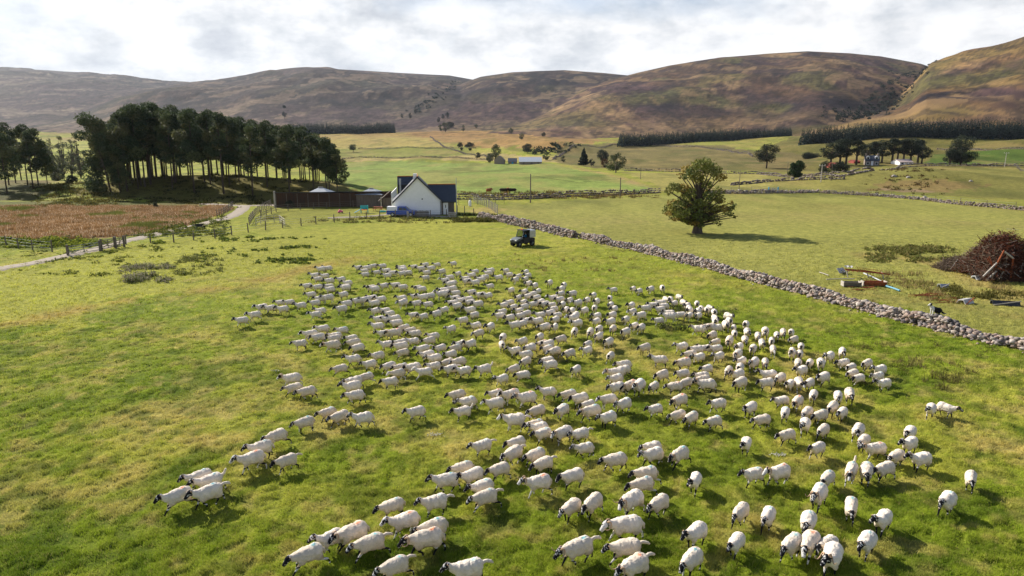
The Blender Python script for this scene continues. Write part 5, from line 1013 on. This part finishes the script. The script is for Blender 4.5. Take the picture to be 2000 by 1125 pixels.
# ---------------------------------------------------------------- cattle
def cow(X, Yb, rz, col, label):
    p = hit(X, Yb, 100); m_ = mat('hide', col, .9, var=.25, scale=3); mb = MB()
    mb.tube([(-1.0, 0, 1.12), (-.85, 0, 1.08), (-.3, 0, 1.02), (.3, 0, 1.02), (.75, 0, 1.12), (1.05, 0, 1.2), (1.3, 0, 1.18)], [.12, .32, .38, .38, .34, .2, .16], 12); mb.tube([(1.2, 0, 1.2), (1.5, 0, 1.05), (1.68, 0, .92)], [.16, .13, .09], 10)
    for sx in (-.7, .62):
        for s in (-1, 1): mb.tube([(sx, s * .2, .95), (sx - .04, s * .2, .5), (sx + .02, s * .2, 0)], [.17, .08, .07], 8)
    mb.tube([(-1.05, 0, 1.2), (-1.15, 0, .9), (-1.12, 0, .5)], [.05, .03, .05], 6)
    o = mb.build('cow', m_, smooth=True); o.location = p; o.rotation_euler = (0, 0, rz); rm = o.modifiers.new('r', 'REMESH'); rm.mode = 'VOXEL'; rm.voxel_size = .06; rm.use_smooth_shade = True
    tag(o, label, 'cow', 'cattle beyond the wall')
    for s in (-1, 1): MB().tube([(1.32, s * .1, 1.3), (1.32, s * .3, 1.36), (1.4, s * .42, 1.5)], [.035, .03, .012], 6).build('horn', M['horn'], o)
cow(955, 379, R(60), (.30, .10, .03), 'reddish brown cow alone left of the other cattle'); cow(984, 379, R(5), (.035, .018, .012), 'dark brown cow, left one of the close group'); cow(991, 378, R(80), (.38, .14, .03), 'orange brown cow seen end on between two dark cattle'); cow(1000, 379, R(182), (.03, .018, .014), 'nearly black cow, rightmost of the cattle')
# ---------------------------------------------------------------- the sheepdog on the wall
def dog():
    p = hit(1823, 640, 30); p = p + Vector((0, .1, .90)); mb = MB()
    mb.tube([(-.36, 0, .20), (-.25, 0, .26), (-.05, 0, .30), (.12, 0, .36), (.22, 0, .42)], [.10, .14, .13, .125, .10], 10); mb.tube([(.16, 0, .38), (.26, 0, .52), (.30, .02, .58)], [.10, .075, .07], 10); mb.tube([(.28, .02, .60), (.36, .03, .58), (.46, .04, .54)], [.075, .055, .03], 10)
    for s in (-1, 1):
        mb.tube([(.14, s * .08, .36), (.16, s * .08, .18), (.17, s * .08, .02), (.22, s * .08, .01)], [.055, .035, .028, .028], 8); mb.tube([(-.26, s * .09, .24), (-.12, s * .12, .12), (-.26, s * .11, .05), (-.14, s * .11, .01)], [.10, .06, .035, .03], 8); mb.tube([(.26, s * .05, .64), (.25, s * .08, .71)], [.035, .01], 6)
    mb.tube([(-.38, 0, .18), (-.52, 0, .08), (-.66, .05, .05)], [.05, .055, .02], 8); o = mb.build('sheepdog', M['sheep'], smooth=True); rm = o.modifiers.new('r', 'REMESH'); rm.mode = 'VOXEL'; rm.voxel_size = .022
    m2 = bpy.data.meshes.new_from_object(o.evaluated_get(bpy.context.evaluated_depsgraph_get())); o.modifiers.clear(); n = len(m2.vertices); co = np.empty(n * 3, np.float32); m2.vertices.foreach_get('co', co); co = co.reshape(-1, 3); x, y, z = co.T
    wht = ((x > .10) & (x < .30) & (z < .54)) | (z < .07) | ((x > .36)) | ((np.abs(y - .02) < .022) & (x > .28)); c = np.where(wht[:, None], [[.62, .60, .57]], [[.014, .014, .016]]); a = m2.color_attributes.new('Col', 'FLOAT_COLOR', 'POINT'); cc = np.ones((n, 4), np.float32); cc[:, :3] = c; a.data.foreach_set('color', cc.ravel())
    m2.polygons.foreach_set('use_smooth', [True] * len(m2.polygons)); m2.materials.clear(); m2.materials.append(M['sheep']); o.data = m2; o.location = p; o.scale = (1.3,) * 3; o.rotation_euler = (0, 0, R(185)); tag(o, 'black and white sheepdog sitting on top of the stone wall', 'dog')
dog()
# ---------------------------------------------------------------- bonfire heap and scrap
def heap():
    p = hit(1955, 540, 30); u = 1 / ppm(p); e = empty('bonfire_heap', p, label='huge rusty brown heap of dead branches and old timber at right', cat='heap'); r = np.random.default_rng(12); random.seed(12)
    HX = [(-62, 8), (-50, 46), (-38, 66), (-18, 80), (0, 82), (20, 70), (42, 58), (60, 40), (90, 22), (110, 4)]
    top = lambda x: np.interp(x, [q[0] for q in HX], [q[1] for q in HX])
    n = 5200; x = r.uniform(-62, 105, n); dy = r.uniform(-1, 1, n); z = top(x) * np.sqrt(np.clip(1 - dy ** 2, 0, 1)) * r.uniform(.3, 1.0, n) ** .5 * (.8 + .45 * fbm(x / 9, dy * 3, 3, 5))
    V, F, Cc = [], [], []; base = np.stack([x * u, dy * 55 * u, z * u + .1], 1); d = r.normal(size=(n, 3)); d[:, 2] *= .6; d /= np.linalg.norm(d, axis=1)[:, None]; L = r.uniform(.25, 1.0, n)[:, None]; w = np.cross(d, r.normal(size=(n, 3))); w /= np.linalg.norm(w, axis=1)[:, None]
    k = r.random(n)[:, None]; col = np.where(k < .55, [[.12, .038, .019]], np.where(k < .8, [[.045, .025, .018]], np.where(k < .9, [[.16, .06, .03]], [[.26, .22, .19]])))
    lo = (base[:, 0] < -30 * u)[:, None] & (r.random((n, 1)) < .5); col = np.where(lo, [[.22, .17, .12]], col)
    th = .022; Vq = np.stack([base - d * L - w * th, base - d * L + w * th, base + d * L + w * th * .4, base + d * L - w * th * .4], 1).reshape(-1, 3); Fq = np.arange(4 * n).reshape(n, 4); link('brushwood', mesh_np('brushwood', Vq, Fq, np.repeat(col, 4, 0)), M['leaf'], e)
    lv = leaves(base + r.normal(size=(n, 3)) * .12, .11, np.where(r.random((n, 1)) < .7, [[.10, .036, .02]], [[.05, .026, .018]]), r=r); link('dead_foliage', mesh_np('dead_foliage', *lv), M['leaf'], e)
    core = MB(); 
    for (a, b) in zip(HX[:-1], HX[1:]): pass
    NX = 14; NA = 9; Vc = []; Fc = []
    for i in range(NX):
        X = -60 + 168 * i / (NX - 1)
        for j in range(NA): a = math.pi * j / (NA - 1); Vc.append((X * u, math.cos(a) * 48 * u * (.5 + .5 * min(1, top(X) / 50)), (math.sin(a) * top(X) * .82) * u * r.uniform(.85, 1.05) - .1))
    for i in range(NX - 1):
        for j in range(NA - 1): Fc.append((i * NA + j, i * NA + j + 1, (i + 1) * NA + j + 1, (i + 1) * NA + j))
    core.add(Vc, Fc).build('packed_core', mat('packed brush', (.045, .02, .012), .95, var=.7, scale=3, bump=.8, bdist=.3), e)
    for q in range(26):
        X = random.uniform(-55, 30); a = Vector((X * u, -54 * u * random.uniform(.6, .95), random.uniform(0, 20) * u)); b = a + Vector((random.uniform(-1.2, 1.2), random.uniform(.1, 1), random.uniform(.3, 1.9))); MB().tube([a, b], random.uniform(.035, .07), 5).build('plank' if q % 2 else 'timber_beam', M['palewood' if q % 3 else 'rust'], e)
    for (x0, z0, x1, z1, m_) in ((-50, 28, -38, 60, 'rust'), (-38, 58, -18, 44, 'palewood'), (-19, 46, -18, 8, 'rust'), (-44, 26, -20, 18, 'rust'), (-62, 4, -46, 20, 'palewood'), (-70, 10, -48, 36, 'palewood')): MB().tube([(x0 * u, -50 * u, z0 * u), (x1 * u, -50 * u, z1 * u)], .08, 6).build('timber_beam', M[m_], e)
heap()
def brush_side():
    p = hit(1868, 525, 30); u = 1 / ppm(p); r = np.random.default_rng(3); e = empty('brush_pile', p, label='low grey brown brush pile at the left foot of the bonfire heap', cat='brush pile'); n = 1500; f = r.uniform(-1, 1, n); g = r.uniform(-1, 1, n); z = 26 * (1 - f ** 2) * (1 - g ** 2) * r.random(n) ** .4
    B = np.stack([f * 38 * u, g * 22 * u, z * u], 1); d = r.normal(size=(n, 3)); d /= np.linalg.norm(d, axis=1)[:, None]; w = np.cross(d, r.normal(size=(n, 3))); w /= np.linalg.norm(w, axis=1)[:, None]; L = r.uniform(.15, .6, n)[:, None]
    link('twigs', mesh_np('twigs', np.stack([B - d * L - w * .02, B - d * L + w * .02, B + d * L + w * .01, B + d * L - w * .01], 1).reshape(-1, 3), np.arange(4 * n).reshape(n, 4), np.repeat(np.where(r.random((n, 1)) < .5, [[.20, .15, .11]], [[.09, .065, .05]]), 4, 0)), M['leaf'], e)
    for q in range(9): a = Vector((random.uniform(-40, 20) * u, -20 * u, .1)); MB().tube([a, a + Vector((random.uniform(.4, 1.6), .5, random.uniform(.3, 1.1)))], .05, 5).build('plank', M['palewood'], e)
brush_side()
def scrap():
    p = hit(1690, 542, 30); u = 1 / ppm(p); e = empty('rusty_harrow', p, R(-6), label='rusty red iron harrow frame propped above the grass beyond the wall', cat='farm scrap')
    fr = MB(); 
    for y in (-.3, 0, .3): fr.tube([(-38 * u, y, 15 * u), (0, y, 11 * u + abs(y) * .3), (44 * u, y * .3, 7 * u)], .05, 6)
    for i in range(9): fr.tube([((-34 + 8 * i) * u, -.35, 13 * u - i * .02), ((-34 + 8 * i) * u, .35, 13 * u - i * .02)], .03, 5)
    fr.build('frame', M['rust'], e)
    for i in range(12): MB().tube([((-15 + 4 * i) * u, .45, 20 * u - i * .04), ((-6 + 4 * i) * u, 1.0, 12 * u)], .025, 5).build('tine', M['rust'], e)
    for x in (-36, 2, 30): MB().tube([(x * u, .05, 12 * u), (x * u + .15, -.15, -.05)], .05, 6).build('leg', M['palewood'], e)
    p = hit(1646, 535, 30); e = empty('crumpled_sheet', p, label='crumpled white metal sheets at the left end of the harrow', cat='scrap metal')
    for (x, z, w_, h_, a, b) in ((-.2, .35, 1.0, .6, .5, .8), (.5, .75, .7, .35, -.6, .3), (.15, .15, .9, .4, .2, -.7)):
        m = MB(); n = 7; Vv = []; 
        for i in range(n):
            for j in range(4): Vv.append(Vector((w_ * (i / (n - 1) - .5), h_ * (j / 3 - .5), .06 * math.sin(i * 2.1 + j)))); 
        Mx = Matrix.Rotation(a, 3, 'Z') @ Matrix.Rotation(b, 3, 'X'); m.add([Mx @ v + Vector((x, 0, z)) for v in Vv], [(i * 4 + j, i * 4 + j + 1, (i + 1) * 4 + j + 1, (i + 1) * 4 + j) for i in range(n - 1) for j in range(3)]); o = m.build('sheet', M['old white'], e); o.modifiers.new('t', 'SOLIDIFY').thickness = .02
    def beam(X0, Y0, X1, Y1, rad, m_, lab, name='old_pipe', z=.12, cat='scrap'):
        a, b = hit(X0, Y0, 30), hit(X1, Y1, 30); a.z += z; b.z += z; o = MB().tube([a, (a + b) / 2 + Vector((0, 0, .02)), b], rad, 8).build(name, M[m_], bevel=0); tag(o, lab, cat)
    beam(1730, 561, 1757, 570, .08, 'old blue', 'pale blue pipe lying on the grass right of the harrow', cat='pipe'); beam(1614, 548, 1668, 547, .05, 'palewood', 'thin bleached plank lying left of the harrow', 'plank', cat='plank'); beam(1687, 536, 1722, 552, .06, 'tin', 'pale metal pole under the harrow', cat='pole'); beam(1600, 534, 1618, 540, .04, 'palewood', 'bleached stick left of the harrow', 'stick', cat='stick')
    for X, Y, L, lab in ((1662, 559, 1.5, 'weathered timber trough with pale ends below the harrow'), (1706, 558, 2.0, 'larger rusty trough with a white end below the harrow')):
        p = hit(X, Y, 30); e = empty('old_trough', p, R(-4), label=lab, cat='trough'); MB().prism([(-.3, .05), (.3, .05), (.36, .4), (.3, .4), (.25, .12), (-.25, .12), (-.3, .4), (-.36, .4)], -L / 2, L / 2, 'x').build('trough_body', M['rust' if X > 1700 else 'wood'], e); [MB().box((s * L / 2, 0, .24), (.08, .66, .42)).build('end_board', M['palewood'], e) for s in (-1, 1)]
    for X, Y, n, lab in ((1680, 566, 12, 'low tangle of rusty rods nearest the wall below the troughs'), (1795, 579, 22, 'tangle of thin rusty rods right of the blue pipe'), (1848, 590, 16, 'rusty rods left of the white scrap sheet')):
        p = hit(X, Y, 30); e = empty('rod_tangle', p, label=lab, cat='scrap rods')
        for q in range(n): a = Vector((random.uniform(-1.3, 1.2), random.uniform(-.4, .4), random.uniform(.02, .25))); MB().tube([a, a + Vector((random.uniform(.4, 1.2), random.uniform(-.4, .3), random.uniform(-.05, .15)))], .022, 4).build('rod', M['rust'], e)
    for X, Y, lab, m1 in ((1886, 592, 'white and rust scrap sheet in the rough grass', 'old white'), (1963, 596, 'dark upturned metal trough near the right edge', 'trim'), (1842, 562, 'small grey scrap lump in tan grass', 'metal'), (1920, 545, 'pale blue grey sheet at the foot of the bonfire heap', 'tin')):
        p = hit(X, Y, 30); e = empty('scrap_piece', p, R(random.uniform(-30, 30)), label=lab, cat='scrap metal'); L = {1963: 1.9, 1842: .7, 1920: 2.0}.get(X, 1.2); MB().prism([(-.35, 0), (-.1, .38), (.3, .3), (.4, .02), (.32, .0), (.25, .24), (-.08, .3), (-.28, 0)], -L / 2, L / 2, 'x').build('folded_sheet', M[m1], e); MB().tube([(-L / 2, -.4, .05), (L / 2, -.3, .45)], .04, 5).build('bar', M['palewood' if X != 1886 else 'rust'], e)
scrap()
random.seed(30)
for X, Y, s_, lab in ((1746, 345, .8, 'larger pale boulder on top of the eroded bank'), (1774, 347, .65, 'smaller pale boulder right of it on the eroded bank'), (1806, 386, .55, 'single round stone above the ruined wall'), (1896, 354, .5, 'small pale rock on the grassy bank at right')):
    p = hit(X, Y, 60); V, F = ROCKS2[int(X) % 10]; o = link('boulder', mesh_np('boulder', V * s_, F, np.tile([.32, .29, .26], (len(V), 1))), M['stone']); o.location = p; tag(o, lab, 'boulder')
# ---------------------------------------------------------------- grass, weeds and reeds
def img_points(X0, X1, Y0, Y1, n, r, bias=1.0):
    X = r.uniform(X0, X1, n); Y = Y0 + (Y1 - Y0) * r.random(n) ** bias; u = (X - 1000) / FPX; v = (562.5 - Y) / FPX; b = CP + v * SP; c = -SP + v * CP; y = CAMZ / -c * b
    for _ in range(2): y = (CAMZ - height(u * y / b, y)) / -c * b
    return u * y / b, y
def blades(x, y, hgt, wid, col, r, nb=5, spread=.07, lean=.5, name='grass'):
    n = len(x); z = height(x, y); hgt = np.broadcast_to(hgt, (n,)); X = np.repeat(x, nb); Y = np.repeat(y, nb); Z = np.repeat(z, nb); H = np.repeat(hgt, nb) * r.uniform(.6, 1.15, n * nb); sp = np.repeat(np.broadcast_to(spread, (n,)), nb)
    X = X + r.normal(size=n * nb) * sp; Y = Y + r.normal(size=n * nb) * sp; a = r.random(n * nb) * 6.283; l = r.random(n * nb) * lean * H; b = r.random(n * nb) * 6.283; w = np.repeat(np.broadcast_to(wid, (n,)), nb)
    P0 = np.stack([X - np.cos(a) * w, Y - np.sin(a) * w, Z - .02], 1); P1 = np.stack([X + np.cos(a) * w, Y + np.sin(a) * w, Z - .02], 1); P2 = np.stack([X + np.cos(b) * l, Y + np.sin(b) * l, Z + H], 1)
    V = np.stack([P0, P1, P2], 1).reshape(-1, 3); c = np.repeat(np.repeat(col, nb, 0) * r.uniform(.75, 1.25, (n * nb, 1)), 3, 0); return V, np.arange(3 * n * nb).reshape(-1, 3), c
r = np.random.default_rng(99)
x, y = img_points(-80, 2080, 470, 1180, 330000, r, .8)
clump = tuft(x, y); keep = r.random(len(x)) < (.10 + .9 * clump); x, y, clump = x[keep], y[keep], clump[keep]
gcx = ground_color(x, y, height(x, y), np.zeros(len(x), int)); sc = np.clip(y / 22, 1, 4)
dry = (r.random(len(x)) < .10)[:, None]; tc_ = np.where(dry, gcx * .5 + A(180, 160, 105) * .5, gcx * np.stack([.8 + .4 * r.random(len(x))] * 3, 1))
V, F, c = blades(x, y, (.05 + .10 * clump) * (1 + .08 * (sc - 1)), .010 * sc, tc_ * 1.7, r, 4, .05 * sc ** .5, .9)
tag(link('pasture_grass', mesh_np('pasture_grass', V, F, c), M['grass']), 'short tufted pasture grass around the flock', 'grass', kind='stuff')
# reeds of the brown field
P = ZW[13][0]; x = r.uniform(P[:, 0].min(), P[:, 0].max(), 60000); y = r.uniform(P[:, 1].min(), P[:, 1].max(), 60000); k = inpoly(x, y, P) & (x > -150); x, y = x[k], y[k]
col = np.where(r.random((len(x), 1)) < .65, A(164, 126, 84)[None], np.where(r.random((len(x), 1)) < .6, A(222, 192, 158)[None], A(130, 104, 70)[None]))
k = fbm(x / 2.5, y / 2.5, 3, 14) > .33; col = np.where((fbm(x / 7, y / 4, 3, 44) > .68)[:, None], A(120, 124, 62)[None], col * np.array([[.93, .98, 1.0]])); x, y, col = x[k], y[k], col[k] * 1.35 * (.7 + .6 * fbm(x[k] / 6, y[k] / 4, 3, 33))[:, None]; V, F, c = blades(x, y, .5 * (.5 + .9 * fbm(x / 3, y / 3, 3, 4)), .05, col, r, 4, .25, .5); tag(link('brown_reeds', mesh_np('brown_reeds', V, F, c), M['grass']), 'dense brown reeds filling the field left of the track', 'reeds', kind='stuff')
def weeds(name, label, X0, X1, Y0, Y1, n, h, colA, colB, seed, wid=.03, dens=.5, spread=.12, leafs=0, nb=7):
    r = np.random.default_rng(seed); x, y = img_points(X0, X1, Y0, Y1, n, r); cx, cy = (X0 + X1) / 2, (Y0 + Y1) / 2
    k = fbm(x / 1.6, y / 1.6, 3, seed) > dens; pxx = 1000 + FPX * x / (y * CP + CAMZ * SP); x, y = x[k], y[k]; f = np.clip(1 - ((pxx[k] - cx) / ((X1 - X0) * .52)) ** 2, 0.02, 1) ** .5
    k = (r.random(len(x)) < f * (.08 + .92 * sst(dens, dens + .3, fbm(x / 1.6, y / 1.6, 3, seed)))) & (fbm(x / 6, y / 4, 2, seed + 5) > .38); x, y, f = x[k], y[k], f[k]; col = np.where(r.random((len(x), 1)) < .5, np.array(colA)[None], np.array(colB)[None]); hh = h * f * (.25 + 1.2 * fbm(x / 1.1, y / 1.1, 3, 3)) * r.uniform(.5, 1.3, len(x)); ps = [blades(x, y, hh, wid, col, r, nb, spread, .6)]
    if leafs: n = len(x) * leafs; i = r.integers(0, len(x), n); P = np.stack([x[i] + r.normal(size=n) * spread, y[i] + r.normal(size=n) * spread, height(x[i], y[i]) + hh[i] * r.random(n)], 1); lv = leaves(P, wid * 2.2, np.where(r.random((n, 1)) < .6, np.array(colA)[None], np.array(colB)[None]), r=r); a = lv[1]; tri = np.concatenate([a[:, [0, 1, 2]], a[:, [0, 2, 3]]]); ps.append((lv[0], tri, lv[2]))
    V, F, c = merge(ps); return tag(link(name, mesh_np(name, V, F, c), M['grass']), label, 'weeds', kind='stuff')
weeds('thistle_patch', 'grey seeding thistle patch left above the flock', 232, 345, 520, 553, 700, .6, A(170, 162, 140), A(124, 132, 64), 1, .035, .3, .12, 8)
weeds('thistle_patch', 'grey green tall weeds right of the thistle patch', 340, 440, 500, 540, 600, .45, A(134, 136, 84), A(124, 130, 56), 2, .035, .4, .12, 6)
weeds('dock_patch', 'dark green dock leaves across the slope below the yard fence', 380, 640, 462, 516, 3000, .28, A(96, 116, 50), A(140, 150, 60), 3, .06, .52, .12, 6)
weeds('dock_patch', 'leafy green strip along the near side of the reed field', -40, 320, 461, 484, 6500, .38, A(164, 172, 64), A(96, 116, 44), 4, .07, .4, .15, 6)
weeds('dock_patch', 'dark weeds between the track and the reed field', 230, 450, 420, 462, 2200, .4, A(104, 118, 50), A(140, 140, 66), 5, .07, .35, .2, 5)
weeds('rough_grass', 'scattered broad weeds on the left slope', 40, 420, 480, 540, 3800, .25, A(104, 118, 44), A(140, 140, 66), 6, .05, .56, .12, 4)
weeds('nettle_patch', 'dark nettle bank behind the harrow', 1690, 1870, 482, 512, 1100, .5, A(124, 130, 62), A(154, 142, 84), 7, .05, .28, .15, 7)
weeds('rough_grass', 'tan rough grass around the scrap', 1670, 2010, 505, 600, 6000, .35, A(182, 160, 108), A(130, 124, 66), 8, .03, .46, .15)
weeds('rough_grass', 'tall weeds at the foot of the bonfire heap', 1830, 2020, 540, 585, 1300, .5, A(130, 122, 62), A(100, 100, 44), 9, .04, .4, .15, 4)
weeds('thistle_patch', 'small thistle clump inside the middle of the flock', 1240, 1440, 606, 646, 1600, .55, A(96, 108, 60), A(140, 136, 90), 10, .03, .5, .1, 4)
weeds('thistle_patch', 'thin tall weeds between the flock and the wall', 1580, 1960, 640, 760, 2600, .4, A(120, 116, 62), A(150, 140, 84), 11, .02, .6, .1, 2)
weeds('thistle_patch', 'brown weeds between utility vehicle and flock', 990, 1260, 488, 530, 1400, .35, A(150, 130, 76), A(150, 136, 84), 12, .03, .6, .1, 2)
weeds('rough_grass', 'rank tan grass along the house fence', 500, 945, 424, 436, 1500, .4, A(150, 138, 78), A(100, 106, 48), 13, .05, .42, .2, 3)
weeds('rough_grass', 'tall weeds at the near end of the short stone wall', 880, 975, 420, 434, 900, .7, A(128, 122, 62), A(80, 84, 40), 14, .05, .2, .2, 4)
weeds('rough_grass', 'dry rushes along the far wall of the bright green field', 880, 1290, 374, 388, 3000, .7, A(150, 128, 82), A(110, 102, 58), 15, .08, .4, .3)
weeds('rough_grass', 'weeds along the foot of the long dry stone wall', 1130, 1980, 470, 690, 5500, .01, A(150, 138, 84), A(90, 98, 48), 16, .03, .99)
weeds('gorse_patch', 'gorse and heather on the eroded bank at right', 1690, 1860, 348, 372, 500, .6, A(110, 104, 56), A(120, 92, 62), 17, .1, .4, .3, 5)
weeds('rough_grass', 'low undergrowth on the wooded mound', 180, 660, 352, 400, 5000, .5, A(84, 82, 36), A(60, 60, 28), 18, .08, .45, .3, 3)
weeds('rough_grass', 'tussocks between the two woods', 60, 240, 360, 404, 2500, .6, A(130, 120, 60), A(90, 92, 44), 19, .08, .4, .3, 3)
# pale fleece scraps on the turf
for X, Y in ((851, 851), (536, 726), (1520, 890)):
    p = hit(X, Y, 12); q = np.random.default_rng(int(X)).normal(size=(60, 3)) * [.14, .07, .02] + [0, 0, .06]; lv = leaves(q, .04, np.tile([[.6, .58, .52]], (60, 1))); o = link('fleece_scrap', mesh_np('fleece_scrap', *lv), M['grass']); o.location = p
    tag(o, {851: 'white scrap of fleece on the turf left of the middle of the flock', 536: 'small white fleece scrap left of the leading sheep', 1520: 'tiny white fleece scrap near the lower right of the flock'}[X], 'fleece')
# ---------------------------------------------------------------- haze
HZ = MB().box((0, 3900, 400), (12000, 8600, 830)).build('haze', None); HZ['kind'] = 'stuff'; tag(HZ, 'thin blue air over the valley and hills')
hm = bpy.data.materials.new('haze'); hm.use_nodes = True; ht = hm.node_tree; ht.nodes.clear(); pv = nn(ht, 'ShaderNodeVolumePrincipled', i_Density=.00003); pv.inputs['Color'].default_value = (.75, .85, 1, 1); pv.inputs['Anisotropy'].default_value = .3
ho = nn(ht, 'ShaderNodeOutputMaterial'); ht.links.new(pv.outputs[0], ho.inputs['Volume']); HZ.data.materials.append(hm)
